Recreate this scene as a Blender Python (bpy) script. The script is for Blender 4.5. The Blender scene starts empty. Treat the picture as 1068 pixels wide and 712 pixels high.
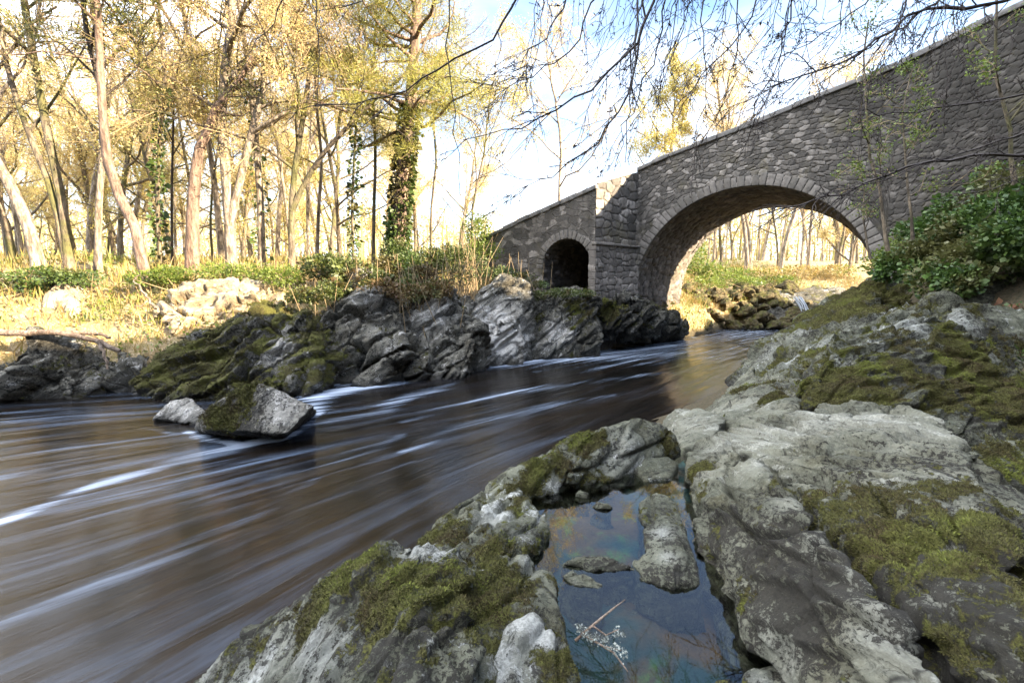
import bpy, bmesh, math, random
import numpy as np
from mathutils import Vector, Matrix

# ------------------------------------------------------------------ camera, sky, sun, exposure
S = bpy.context.scene
COL = S.collection
CAM_H, PITCH, FPX = 2.4, math.radians(7.5), 475.0
cam_d = bpy.data.cameras.new('camera'); cam = bpy.data.objects.new('camera', cam_d); COL.objects.link(cam)
cam_d.sensor_width = 36; cam_d.lens = 36 * FPX / 1068; cam_d.clip_start = 0.05; cam_d.clip_end = 3000
cam.location = (0, 0, CAM_H); cam.rotation_euler = (math.pi / 2 - PITCH, 0, 0)
S.camera = cam

SUN_AZ, SUN_EL = math.radians(112), math.radians(24)      # clockwise from +Y
W = bpy.data.worlds.new('World'); S.world = W; W.use_nodes = True
wn, wl = W.node_tree.nodes, W.node_tree.links
for n_ in list(wn): wn.remove(n_)
sky = wn.new('ShaderNodeTexSky'); sky.sky_type = 'NISHITA'; sky.sun_disc = False
sky.sun_elevation = SUN_EL; sky.sun_rotation = SUN_AZ; sky.air_density = 1.0; sky.dust_density = 1.2; sky.ozone_density = 2.5
tc = wn.new('ShaderNodeTexCoord')
mp = wn.new('ShaderNodeMapping'); mp.inputs['Scale'].default_value = (1.4, 1.4, 4.2); mp.inputs['Rotation'].default_value = (0.2, 0.3, 0.5)
cl = wn.new('ShaderNodeTexNoise'); cl.inputs['Scale'].default_value = 1.5; cl.inputs['Detail'].default_value = 9; cl.inputs['Roughness'].default_value = 0.58
cr = wn.new('ShaderNodeValToRGB'); cr.color_ramp.elements[0].position = 0.36; cr.color_ramp.elements[1].position = 0.68
mx = wn.new('ShaderNodeMixRGB'); mx.inputs['Color2'].default_value = (4.2, 4.3, 4.6, 1)
sep = wn.new('ShaderNodeSeparateXYZ'); el_ = wn.new('ShaderNodeMapRange'); el_.inputs['From Min'].default_value = 0.22; el_.inputs['From Max'].default_value = 0.62; el_.inputs['To Min'].default_value = 1.0; el_.inputs['To Max'].default_value = 0.12
mm_ = wn.new('ShaderNodeMath'); mm_.operation = 'MULTIPLY'; wl.new(tc.outputs['Generated'], sep.inputs[0]); wl.new(sep.outputs['Z'], el_.inputs['Value']); wl.new(el_.outputs[0], mm_.inputs[0])
bg = wn.new('ShaderNodeBackground'); bg.inputs['Strength'].default_value = 0.085
# bright cloud added out of view, high on the left, to light the foreground
dt = wn.new('ShaderNodeVectorMath'); dt.operation = 'DOT_PRODUCT'; dt.inputs[1].default_value = (-0.55, 0.02, 0.835)
rm = wn.new('ShaderNodeMapRange'); rm.interpolation_type = 'SMOOTHSTEP'; rm.inputs['From Min'].default_value = 0.52; rm.inputs['From Max'].default_value = 0.85
mc_ = wn.new('ShaderNodeMixRGB'); mc_.inputs['Color2'].default_value = (26, 26.5, 28, 1); mb_ = wn.new('ShaderNodeMath'); mb_.operation = 'MULTIPLY'
wl.new(tc.outputs['Generated'], dt.inputs[0]); wl.new(dt.outputs['Value'], rm.inputs['Value']); wl.new(rm.outputs[0], mb_.inputs[0]); wl.new(cl.outputs['Fac'], mb_.inputs[1])
wo = wn.new('ShaderNodeOutputWorld')
wl.new(tc.outputs['Generated'], mp.inputs['Vector']); wl.new(mp.outputs[0], cl.inputs['Vector']); wl.new(cl.outputs['Fac'], cr.inputs[0])
wl.new(cr.outputs['Color'], mm_.inputs[1]); wl.new(mm_.outputs[0], mx.inputs['Fac']); wl.new(sky.outputs[0], mx.inputs['Color1']); wl.new(mb_.outputs[0], mc_.inputs['Fac']); wl.new(mx.outputs[0], mc_.inputs['Color1']); wl.new(mc_.outputs[0], bg.inputs['Color']); wl.new(bg.outputs[0], wo.inputs[0])

sun_d = bpy.data.lights.new('sun', 'SUN'); sun = bpy.data.objects.new('sun', sun_d); COL.objects.link(sun)
sun_d.energy = 5.0; sun_d.angle = math.radians(0.6); sun_d.color = (1.0, 0.81, 0.57)
sdir = Vector((math.cos(SUN_EL) * math.sin(SUN_AZ), math.cos(SUN_EL) * math.cos(SUN_AZ), math.sin(SUN_EL)))
sun.rotation_euler = (-sdir).to_track_quat('-Z', 'Y').to_euler()

S.view_settings.view_transform = 'Standard'; S.view_settings.look = 'None'
S.view_settings.exposure = 2.75; S.view_settings.gamma = 1; S.view_settings.use_white_balance = True; S.view_settings.white_balance_temperature = 6400; S.view_settings.white_balance_tint = 10; S.view_settings.use_curve_mapping = False
S.cycles.max_bounces = 6; S.cycles.transparent_max_bounces = 12; S.cycles.caustics_reflective = False; S.cycles.caustics_refractive = False
S.cycles.use_denoising = True; S.cycles.denoising_prefilter = 'ACCURATE'; S.cycles.sample_clamp_indirect = 6

# ------------------------------------------------------------------ maths helpers
cP, sP = math.cos(PITCH), math.sin(PITCH)
def ray(px, py):
    u = (px - 534) / FPX; v = (356 - py) / FPX
    return np.array([u, cP + v * sP, -sP + v * cP])
def P(px, py, Y):                 # the point of the place seen there at world distance Y
    r = ray(px, py); r = r * (Y / r[1]); return np.array([r[0], r[1], r[2] + CAM_H])
def G(px, py, z):                 # the point of the place seen there at height z
    r = ray(px, py); k = (z - CAM_H) / r[2]; r = r * k; return np.array([r[0], r[1], z])

def _hash(ix, iy, iz, seed):
    h = (ix.astype(np.int64) * 374761393 + iy.astype(np.int64) * 668265263 + iz.astype(np.int64) * 2147483647 + seed * 1274126177) & 0xFFFFFFFF
    h = ((h ^ (h >> 13)) * 1274126177) & 0xFFFFFFFF
    h = ((h ^ (h >> 16)) * 2246822519) & 0xFFFFFFFF
    return ((h ^ (h >> 15)) & 0xFFFFFF) / float(0x1000000)
def vnoise(p, seed=0):
    f = np.floor(p); w = p - f; w = w * w * w * (w * (w * 6 - 15) + 10); i = f.astype(np.int64)
    r = 0
    for dx in (0, 1):
        wx = w[:, 0] if dx else 1 - w[:, 0]
        for dy in (0, 1):
            wy = w[:, 1] if dy else 1 - w[:, 1]
            for dz in (0, 1):
                wz = w[:, 2] if dz else 1 - w[:, 2]
                r = r + wx * wy * wz * _hash(i[:, 0] + dx, i[:, 1] + dy, i[:, 2] + dz, seed)
    return r * 2 - 1
def fbm(p, oct=4, seed=0, gain=0.5):
    a, s, t = 1.0, 0, 0
    q = p.copy()
    for o in range(oct):
        s = s + a * vnoise(q, seed + o); t += a; a *= gain; q = q * 2.03 + 7.3
    return s / t
def ridged(p, oct=3, seed=0):
    a, s, t = 1.0, 0, 0
    q = p.copy()
    for o in range(oct):
        s = s + a * (1 - np.abs(vnoise(q, seed + o))); t += a; a *= 0.5; q = q * 2.1 + 3.1
    return s / t
def worley(p, seed=0, jit=0.9):
    i = np.floor(p).astype(np.int64)
    f1 = np.full(len(p), 9.0); f2 = np.full(len(p), 9.0); idv = np.zeros(len(p))
    for dx in (-1, 0, 1):
        for dy in (-1, 0, 1):
            for dz in (-1, 0, 1):
                c = i + np.array([dx, dy, dz])
                o = np.stack([_hash(c[:, 0], c[:, 1], c[:, 2], seed + k) for k in range(3)], 1)
                d = np.sqrt((((c + 0.5 + (o - 0.5) * jit) - p) ** 2).sum(1))
                h = _hash(c[:, 0], c[:, 1], c[:, 2], seed + 9)
                m = d < f1
                f2 = np.where(m, f1, np.minimum(f2, d)); idv = np.where(m, h, idv); f1 = np.where(m, d, f1)
    return f1, f2, idv
def sstep(a, b, x):
    t = np.clip((x - a) / (b - a), 0, 1); return t * t * (3 - 2 * t)

# ------------------------------------------------------------------ mesh helpers
def mesh(name, V, quads=None, tris=None, smooth=True):
    V = np.asarray(V, np.float32)
    me = bpy.data.meshes.new(name)
    q = np.zeros((0, 4), np.int32) if quads is None else np.asarray(quads, np.int32).reshape(-1, 4)
    t = np.zeros((0, 3), np.int32) if tris is None else np.asarray(tris, np.int32).reshape(-1, 3)
    me.vertices.add(len(V)); me.vertices.foreach_set('co', V.ravel())
    nl = len(q) * 4 + len(t) * 3
    me.loops.add(nl); me.loops.foreach_set('vertex_index', np.concatenate([q.ravel(), t.ravel()]))
    me.polygons.add(len(q) + len(t))
    st = np.concatenate([np.arange(len(q)) * 4, len(q) * 4 + np.arange(len(t)) * 3]).astype(np.int32)
    me.polygons.foreach_set('loop_start', st)
    me.polygons.foreach_set('use_smooth', np.full(len(q) + len(t), smooth))
    me.update(calc_edges=True); me.validate()
    return me
def attr(me, name, vals):
    a = me.attributes.new(name, 'FLOAT', 'POINT'); a.data.foreach_set('value', np.asarray(vals, np.float32))
def link(name, me, mat=None, parent=None):
    o = bpy.data.objects.new(name, me); COL.objects.link(o)
    if mat is not None and me is not None and not me.materials: me.materials.append(mat)
    if parent is not None: o.parent = parent
    return o
def tag(o, label=None, cat=None, group=None, kind=None):
    if label: o['label'] = label
    if cat: o['category'] = cat
    if group: o['group'] = group
    if kind: o['kind'] = kind
    return o
def empty(name, loc, label, cat, group=None):
    o = bpy.data.objects.new(name, None); COL.objects.link(o); o.location = loc; o.empty_display_size = 0.2
    return tag(o, label, cat, group)
def part(name, me, mat, root):
    """link a mesh built in world coordinates as a child of an Empty that stands at the thing's base"""
    o = link(name, me, mat, root)
    o.matrix_parent_inverse = Matrix.Translation(root.location).inverted()
    return o

class Tubes:
    def __init__(s): s.V = []; s.F = []; s.n = 0
    def add(s, pts, rad, sides=5):
        pts = np.asarray(pts, float); n = len(pts)
        d = np.gradient(pts, axis=0); d /= np.linalg.norm(d, axis=1)[:, None] + 1e-9
        ref = np.array([0.31, 0.17, 0.93]) if abs(d[0][2]) < 0.9 else np.array([0.93, 0.2, 0.1])
        a = np.cross(d, ref); a /= np.linalg.norm(a, axis=1)[:, None] + 1e-9
        b = np.cross(d, a)
        th = np.arange(sides) * 2 * math.pi / sides
        r = np.broadcast_to(np.asarray(rad, float), (n,))[:, None, None]
        v = pts[:, None, :] + r * (np.cos(th)[None, :, None] * a[:, None, :] + np.sin(th)[None, :, None] * b[:, None, :])
        s.V.append(v.reshape(-1, 3))
        i = np.arange(n - 1)[:, None] * sides; j = np.arange(sides)[None, :]; k = (j + 1) % sides
        f = np.stack([i + j, i + k, i + sides + k, i + sides + j], -1).reshape(-1, 4) + s.n
        s.F.append(f); s.n += n * sides
    def mesh(s, name): return mesh(name, np.concatenate(s.V), np.concatenate(s.F))

def leaf_quads(C, size, rng, up=0.0, aspect=0.55, D=None):
    C = np.asarray(C, float); N = len(C)
    d = rng.normal(size=(N, 3)) if D is None else np.asarray(D, float) + rng.normal(size=(N, 3)) * 0.35
    d[:, 2] += up; d /= np.linalg.norm(d, axis=1)[:, None] + 1e-9
    e = np.cross(d, rng.normal(size=(N, 3))); e /= np.linalg.norm(e, axis=1)[:, None] + 1e-9
    sz = np.broadcast_to(np.asarray(size, float), (N,))[:, None] * np.clip(rng.lognormal(-.08, .38, (N, 1)), .4, 2)
    V = np.stack([C, C + d * sz * 0.5 + e * sz * aspect * 0.5, C + d * sz, C + d * sz * 0.5 - e * sz * aspect * 0.5], 1)
    F = np.arange(N * 4).reshape(N, 4)
    return V.reshape(-1, 3), F
def merge(*vf):
    V, F, n = [], [], 0
    for v, f in vf:
        V.append(v); F.append(f + n); n += len(v)
    return np.concatenate(V), np.concatenate(F)

# ------------------------------------------------------------------ materials
def new_mat(name):
    m = bpy.data.materials.new(name); m.use_nodes = True
    nt = m.node_tree; b = nt.nodes['Principled BSDF']
    return m, nt.nodes, nt.links, b
class NB:
    """small node-building helper"""
    def __init__(s, name): s.m, s.n, s.l, s.b = new_mat(name)
    def coord(s, scale=(1, 1, 1), kind='Object', rot=(0, 0, 0)):
        t = s.n.new('ShaderNodeTexCoord'); m = s.n.new('ShaderNodeMapping'); m.inputs['Scale'].default_value = scale; m.inputs['Rotation'].default_value = rot
        s.l.new(t.outputs[kind], m.inputs['Vector']); return m.outputs[0]
    def noise(s, vec, scale, detail=6, rough=0.55, dist=0.0):
        t = s.n.new('ShaderNodeTexNoise'); t.inputs['Scale'].default_value = scale; t.inputs['Detail'].default_value = detail
        t.inputs['Roughness'].default_value = rough; t.inputs['Distortion'].default_value = dist
        s.l.new(vec, t.inputs['Vector']); return t.outputs['Fac']
    def voro(s, vec, scale, feature='F1', out='Distance'):
        t = s.n.new('ShaderNodeTexVoronoi'); t.inputs['Scale'].default_value = scale; t.feature = feature
        s.l.new(vec, t.inputs['Vector']); return t.outputs[out]
    def ramp(s, fac, a, b, inv=False):
        t = s.n.new('ShaderNodeMapRange'); t.interpolation_type = 'SMOOTHSTEP'
        t.inputs['From Min'].default_value = a; t.inputs['From Max'].default_value = b
        if inv: t.inputs['To Min'].default_value = 1; t.inputs['To Max'].default_value = 0
        s.l.new(fac, t.inputs['Value']); return t.outputs[0]
    def math(s, op, a, b=None):
        t = s.n.new('ShaderNodeMath'); t.operation = op
        for i, x in enumerate((a, b)):
            if x is None: continue
            if isinstance(x, (int, float)): t.inputs[i].default_value = x
            else: s.l.new(x, t.inputs[i])
        return t.outputs[0]
    def mix(s, fac, a, b):
        t = s.n.new('ShaderNodeMixRGB')
        for k, x in (('Fac', fac), ('Color1', a), ('Color2', b)):
            if isinstance(x, (int, float)): t.inputs[k].default_value = x
            elif isinstance(x, tuple): t.inputs[k].default_value = x + (1,)
            else: s.l.new(x, t.inputs[k])
        return t.outputs[0]
    def attr(s, name):
        t = s.n.new('ShaderNodeAttribute'); t.attribute_name = name; return t.outputs['Fac']
    def island(s):
        return s.n.new('ShaderNodeNewGeometry').outputs['Random Per Island']
    def objrand(s):
        return s.n.new('ShaderNodeObjectInfo').outputs['Random']
    def bump(s, h, strength=0.5, dist=0.02, normal=None):
        t = s.n.new('ShaderNodeBump'); t.inputs['Strength'].default_value = strength; t.inputs['Distance'].default_value = dist
        s.l.new(h, t.inputs['Height'])
        if normal is not None: s.l.new(normal, t.inputs['Normal'])
        return t.outputs[0]
    def out(s, color=None, rough=None, normal=None):
        for k, x in (('Base Color', color), ('Roughness', rough), ('Normal', normal)):
            if x is None: continue
            if isinstance(x, tuple): s.b.inputs[k].default_value = x + (1,)
            elif isinstance(x, (int, float)): s.b.inputs[k].default_value = x
            else: s.l.new(x, s.b.inputs[k])
        return s.m

def rock_mat(name, base, base2, pale, dark, pale_t=0.66, dark_t=0.66, fs=1.0, streak=0.4, lowmod=0.5):
    b = NB(name); v = b.coord(); at = b.n.new('ShaderNodeAttribute'); at.attribute_name = 'q'
    mq = b.n.new('ShaderNodeMapping'); mq.inputs['Scale'].default_value = (0.9, 3.6, 4.2); b.l.new(at.outputs['Vector'], mq.inputs['Vector']); q = mq.outputs[0]
    n1 = b.noise(v, 2.4 * fs, 8, 0.65); n2 = b.noise(v, 8 * fs, 14, 0.78, 0.5); n3 = b.noise(v, 17 * fs, 14, 0.80, 0.3); n4 = b.noise(v, 75 * fs, 5, 0.65)
    n5 = b.noise(v, 1.25 * fs, 4, 0.5); n7 = b.noise(v, 3.1 * fs, 5, 0.55, 0.6); nq = b.noise(q, 2.2 * fs, 10, 0.68, 0.8); nq2 = b.noise(q, 8 * fs, 12, 0.75, 0.4)
    c = b.mix(b.ramp(n1, 0.38, 0.62), tuple(x * 0.75 for x in base), base2)
    c = b.mix(b.math('MULTIPLY', b.ramp(n7, 0.45, 0.68), 0.55), c, (base[0] * 0.85, base[1] * 0.72, base[2] * 0.52))       # brownish tint
    c = b.mix(b.math('MULTIPLY', b.ramp(n2, 0.42, 0.66), 0.45), c, tuple(x * 0.5 for x in base))
    c = b.mix(b.math('MULTIPLY', b.ramp(n4, 0.48, 0.7), 0.5), c, tuple(x * 1.35 for x in base2))
    c = b.mix(b.math('MULTIPLY', b.ramp(b.noise(v, 42 * fs, 6, 0.7), 0.56, 0.64), 0.5), c, tuple(x * 0.28 for x in base))
    pz = b.n.new('ShaderNodeMath'); pz.operation = 'MULTIPLY'; pz.use_clamp = True; b.l.new(b.attr('pale'), pz.inputs[0]); pz.inputs[1].default_value = 0.6
    c = b.mix(pz.outputs[0], c, b.mix(b.ramp(n4, 0.3, 0.7), tuple(x * 0.62 for x in pale), tuple(x * 0.85 for x in pale)))
    lm = b.math('MULTIPLY', b.math('SUBTRACT', n5, 0.5), lowmod); n8 = b.noise(v, 44 * fs, 10, 0.8, 0.4)
    con = lambda x, k: b.math('ADD', b.math('MULTIPLY', b.math('SUBTRACT', x, 0.5), k), 0.5)
    pn = con(b.math('ADD', b.math('ADD', b.math('MULTIPLY', n2, 0.7 - streak), b.math('MULTIPLY', nq, streak)), b.math('MULTIPLY', n3, 0.3)), 1.7)
    pa = b.math('ADD', b.math('ADD', pn, b.math('MULTIPLY', b.attr('pale'), 0.12)), lm); pa = b.math('ADD', pa, b.math('MULTIPLY', b.math('SUBTRACT', n4, 0.5), 0.08))
    pm = b.ramp(pa, pale_t, pale_t + 0.06)
    c = b.mix(b.math('MULTIPLY', pm, 0.9), c, b.mix(b.ramp(n4, 0.35, 0.65), tuple(x * 0.6 for x in pale), pale))
    dn = con(b.math('ADD', b.math('ADD', b.math('MULTIPLY', n3, 0.6 - 0.6 * streak), b.math('MULTIPLY', nq2, 0.6 * streak)), b.math('MULTIPLY', n8, 0.4)), 2.3)
    da = b.math('SUBTRACT', b.math('ADD', dn, b.math('MULTIPLY', b.attr('dark'), 0.115)), b.math('MULTIPLY', b.math('ADD', lm, b.math('MULTIPLY', b.attr('pale'), 0.10)), 0.9)); da = b.math('ADD', da, b.math('MULTIPLY', b.math('SUBTRACT', n4, 0.5), 0.22))
    dm = b.ramp(da, dark_t, dark_t + 0.04)
    c = b.mix(b.math('MULTIPLY', dm, 0.9), c, b.mix(n4, tuple(x * 0.5 for x in dark), tuple(x * 1.6 for x in dark)))
    vc = b.voro(b.mix(0.12, v, b.n.new('ShaderNodeTexNoise').outputs['Color']), 1.3 * fs, 'DISTANCE_TO_EDGE')
    ck = b.ramp(vc, 0.0, 0.016, True); ck = b.math('MULTIPLY', ck, b.ramp(n1, 0.48, 0.6))
    sk = b.ramp(b.math('ABSOLUTE', b.math('SUBTRACT', nq, 0.47)), 0.0, 0.012, True); ck = b.math('MAXIMUM', ck, b.math('MULTIPLY', sk, b.ramp(n7, 0.46, 0.58)))
    c = b.mix(b.math('MULTIPLY', ck, 0.85), c, tuple(x * 0.5 for x in dark))
    mo = b.math('ADD', b.attr('moss'), b.math('MULTIPLY', b.math('SUBTRACT', n3, 0.5), 2.0))
    mo = b.math('ADD', mo, b.math('MULTIPLY', b.math('SUBTRACT', n4, 0.5), 0.7))
    mm = b.ramp(mo, 0.40, 0.58)
    mc = b.mix(b.ramp(n7, 0.4, 0.6), (0.045, 0.034, 0.010), (0.10, 0.098, 0.018)); mc = b.mix(b.ramp(n4, 0.4, 0.75), mc, (0.13, 0.135, 0.026))
    c = b.mix(mm, c, mc)
    geo = b.n.new('ShaderNodeNewGeometry'); sp_ = b.n.new('ShaderNodeSeparateXYZ'); b.l.new(geo.outputs['Position'], sp_.inputs[0])
    wz = b.math('ADD', sp_.outputs['Z'], b.math('MULTIPLY', b.math('SUBTRACT', n2, 0.5), 0.35)); wet = b.ramp(wz, 0.02, 0.22, True)
    c = b.mix(b.math('MULTIPLY', wet, 0.8), c, (0.018, 0.017, 0.014))
    h = b.math('ADD', b.math('MULTIPLY', n3, 0.8), b.math('MULTIPLY', n4, 0.4)); h = b.math('SUBTRACT', h, b.math('MULTIPLY', ck, 0.5)); h = b.math('ADD', h, b.math('MULTIPLY', pm, 0.06))
    h = b.math('ADD', h, b.math('ADD', b.math('MULTIPLY', nq2, 0.7), b.math('MULTIPLY', dm, 0.12)))
    n6 = b.noise(v, 170 * fs, 3, 0.6)
    h = b.math('ADD', h, b.math('MULTIPLY', mm, b.math('ADD', 0.25, b.math('MULTIPLY', n6, 0.8))))
    ro = b.mix(wet, (0.8,) * 3, (0.3,) * 3)
    b.b.inputs['Specular IOR Level'].default_value = 0.3
    return b.out(c, ro, b.bump(h, 0.9, 0.04 / fs))

M_ROCK = rock_mat('grey_green_rock', (0.085, 0.090, 0.060), (0.155, 0.158, 0.112), (0.47, 0.48, 0.44), (0.016, 0.014, 0.010), 0.60, 0.545, 1.0, 0.3)
M_SLAB = rock_mat('pale_slab_rock', (0.105, 0.108, 0.074), (0.185, 0.185, 0.135), (0.38, 0.38, 0.315), (0.018, 0.015, 0.011), 0.62, 0.575, 1.0, 0.4)
M_BANK = rock_mat('jagged_bank_rock', (0.085, 0.08, 0.06), (0.20, 0.19, 0.155), (0.62, 0.60, 0.55), (0.013, 0.012, 0.009), 0.55, 0.535, 0.6, 0.3, 0.3)
M_SUNBUFF = rock_mat('sunlit_buff_rock', (0.33, 0.26, 0.16), (0.46, 0.38, 0.26), (0.60, 0.54, 0.44), (0.05, 0.04, 0.025), 0.58, 0.66, 0.6, 0.4)  # pale buff rock, with golden sunlight put into its colour
M_MOSSROCK = rock_mat('mossy_boulder_rock', (0.085, 0.068, 0.030), (0.14, 0.11, 0.05), (0.30, 0.27, 0.18), (0.018, 0.015, 0.009), 0.66, 0.58)

def moss_mat():
    b = NB('moss'); v = b.coord(); n = b.noise(v, 3.5, 4); i = b.island()
    c = b.mix(b.ramp(n, 0.36, 0.60), (0.058, 0.040, 0.011), (0.085, 0.085, 0.016))
    c = b.mix(b.ramp(b.noise(v, 1.9, 4), 0.52, 0.64), c, (0.165, 0.19, 0.026))
    c = b.mix(b.math('MULTIPLY', i, 0.75), c, (0.026, 0.022, 0.009))
    return b.out(c, 0.95)
M_MOSS = moss_mat()

def leaf_mat(name, c1, c2, trans=0.35, c3=None):
    b = NB(name); i = b.island(); c = b.mix(i, c1, c2)
    if c3: c = b.mix(b.ramp(b.noise(b.coord(), 0.9, 3), 0.5, 0.62), c, c3)
    b.out(c, 0.55)
    t = b.n.new('ShaderNodeBsdfTranslucent'); b.l.new(c, t.inputs['Color'])
    m = b.n.new('ShaderNodeMixShader'); m.inputs[0].default_value = trans
    o = b.n['Material Output']; b.l.new(b.b.outputs[0], m.inputs[1]); b.l.new(t.outputs[0], m.inputs[2]); b.l.new(m.outputs[0], o.inputs[0])
    return b.m
M_BUD = leaf_mat('young_leaf', (0.42, 0.33, 0.10), (0.36, 0.34, 0.08), 0.45)
M_BUDGOLD = leaf_mat('golden_bud', (0.54, 0.41, 0.19), (0.54, 0.46, 0.18), 0.45)
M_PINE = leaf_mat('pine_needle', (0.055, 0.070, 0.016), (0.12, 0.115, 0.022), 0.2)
M_SUNPINE = leaf_mat('sunlit_pine_needle', (0.15, 0.165, 0.035), (0.36, 0.32, 0.06), 0.35)  # lit copy of the needles, sunlight put into a brighter gold
M_IVY = leaf_mat('ivy_leaf', (0.030, 0.060, 0.012), (0.075, 0.11, 0.020), 0.2, (0.07, 0.06, 0.015))
M_BRAM = leaf_mat('bramble_leaf', (0.018, 0.045, 0.009), (0.085, 0.15, 0.025), 0.2, (0.10, 0.10, 0.03))
M_SHRUB = leaf_mat('bush_leaf', (0.030, 0.050, 0.012), (0.10, 0.12, 0.022), 0.25, (0.075, 0.05, 0.018))
M_GRASS = leaf_mat('dry_grass', (0.24, 0.18, 0.055), (0.38, 0.28, 0.11), 0.3, (0.17, 0.175, 0.03))
M_SPRING = leaf_mat('spring_leaf', (0.09, 0.14, 0.022), (0.17, 0.21, 0.035), 0.4)

def bark_mat(name, c1, c2, c3=None, fs=1.0):
    b = NB(name); v = b.coord((6 * fs, 6 * fs, 1.2 * fs)); n = b.noise(v, 1.6, 7, 0.6); n2 = b.noise(b.coord(), 0.8, 4)
    c = b.mix(b.ramp(n, 0.35, 0.65), c1, c2)
    if c3: c = b.mix(b.ramp(n2, 0.48, 0.6), c, c3)
    n3 = b.noise(b.coord((16 * fs, 16 * fs, 3.5 * fs)), 1.5, 6, 0.7); c = b.mix(b.math('MULTIPLY', b.ramp(n3, 0.5, 0.62), 0.6), c, tuple(x * 0.35 for x in c1)); c = b.mix(b.math('MULTIPLY', b.ramp(b.noise(b.coord(), 2.6, 6, 0.7), 0.52, 0.62), 0.5), c, tuple(x * 0.5 for x in c1))
    return b.out(c, 0.9, b.bump(b.math('ADD', n, n3), 0.9, 0.06))
M_BARK = bark_mat('grey_bark', (0.075, 0.058, 0.038), (0.24, 0.19, 0.13), (0.11, 0.105, 0.035))
M_BARKPALE = bark_mat('pale_bark', (0.13, 0.10, 0.07), (0.40, 0.33, 0.25))
M_BARKPINE = bark_mat('red_pine_bark', (0.10, 0.065, 0.045), (0.30, 0.205, 0.15))
M_BARKDARK = bark_mat('dark_bark', (0.035, 0.027, 0.020), (0.10, 0.078, 0.055))
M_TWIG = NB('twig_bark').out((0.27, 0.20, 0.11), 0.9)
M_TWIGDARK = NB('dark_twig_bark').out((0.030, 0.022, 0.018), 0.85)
M_DRIFT = bark_mat('driftwood', (0.16, 0.11, 0.075), (0.32, 0.25, 0.19))

def stone_mat(name, c1, c2, c3, mortar):
    b = NB(name); v = b.coord(); ic = b.attr('cell'); e = b.attr('edge')
    n = b.noise(v, 9, 7, 0.62); n2 = b.noise(v, 1.1, 5, 0.6); n3 = b.noise(v, 45, 4, 0.6)
    c = b.mix(b.ramp(ic, 0.1, 0.9), tuple(x * 0.8 for x in c1), c2); c = b.mix(b.ramp(ic, 0.74, 0.78), c, c3)
    c = b.mix(b.math('MULTIPLY', b.ramp(n, 0.35, 0.7), 0.55), c, tuple(x * 0.4 for x in c1))
    c = b.mix(b.math('MULTIPLY', b.ramp(n3, 0.5, 0.75), 0.35), c, tuple(min(1, x * 1.7) for x in c2))
    c = b.mix(b.math('MULTIPLY', b.ramp(e, 0.03, 0.12, True), 0.6), c, mortar)
    c = b.mix(b.math('MULTIPLY', b.ramp(n2, 0.47, 0.66), 0.75), c, (0.045, 0.040, 0.032))      # weather stains
    c = b.mix(b.math('MULTIPLY', b.attr('painted_shade'), b.math('ADD', 0.7, b.math('MULTIPLY', b.ramp(n2, 0.35, 0.6), 0.25))), c, (0.030, 0.026, 0.020)); nv_ = b.noise(b.coord((1.6, 1.6, 0.22)), 1.5, 6, 0.65); c = b.mix(b.math('MULTIPLY', b.ramp(nv_, 0.5, 0.66), 0.6), c, (0.05, 0.043, 0.034))  # tree shade over the right end painted into the stone, then vertical streaks
    c = b.mix(b.math('MULTIPLY', b.ramp(b.noise(v, 0.6, 5, 0.7), 0.54, 0.66), 0.5), c, (0.10, 0.085, 0.045))
    h = b.math('ADD', b.ramp(e, 0.0, 0.2), b.math('MULTIPLY', n, 0.5))
    return b.out(c, 0.9, b.bump(h, 0.7, 0.05))
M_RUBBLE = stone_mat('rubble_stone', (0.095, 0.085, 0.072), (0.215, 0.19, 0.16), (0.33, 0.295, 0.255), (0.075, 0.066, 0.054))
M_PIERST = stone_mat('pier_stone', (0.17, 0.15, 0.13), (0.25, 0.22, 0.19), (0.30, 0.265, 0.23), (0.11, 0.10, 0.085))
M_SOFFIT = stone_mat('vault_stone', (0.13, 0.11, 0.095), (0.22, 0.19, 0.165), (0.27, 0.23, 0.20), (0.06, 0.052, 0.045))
b = NB('ring_stone'); i_ = b.island(); n_ = b.noise(b.coord(), 8, 7, 0.62)
M_RING = b.out(b.mix(b.math('MULTIPLY', b.ramp(n_, 0.4, 0.7), 0.6), b.mix(i_, (0.12, 0.108, 0.09), (0.215, 0.192, 0.165)), (0.06, 0.053, 0.043)), 0.9, b.bump(n_, 0.6, 0.04))
b = NB('coping_stone'); i_ = b.island(); n_ = b.noise(b.coord(), 5, 7, 0.62)
M_COPE = b.out(b.mix(b.math('MULTIPLY', b.ramp(n_, 0.4, 0.65), 0.7), b.mix(i_, (0.15, 0.14, 0.13), (0.24, 0.225, 0.21)), (0.07, 0.068, 0.055)), 0.92, b.bump(n_, 0.6, 0.05))

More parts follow.
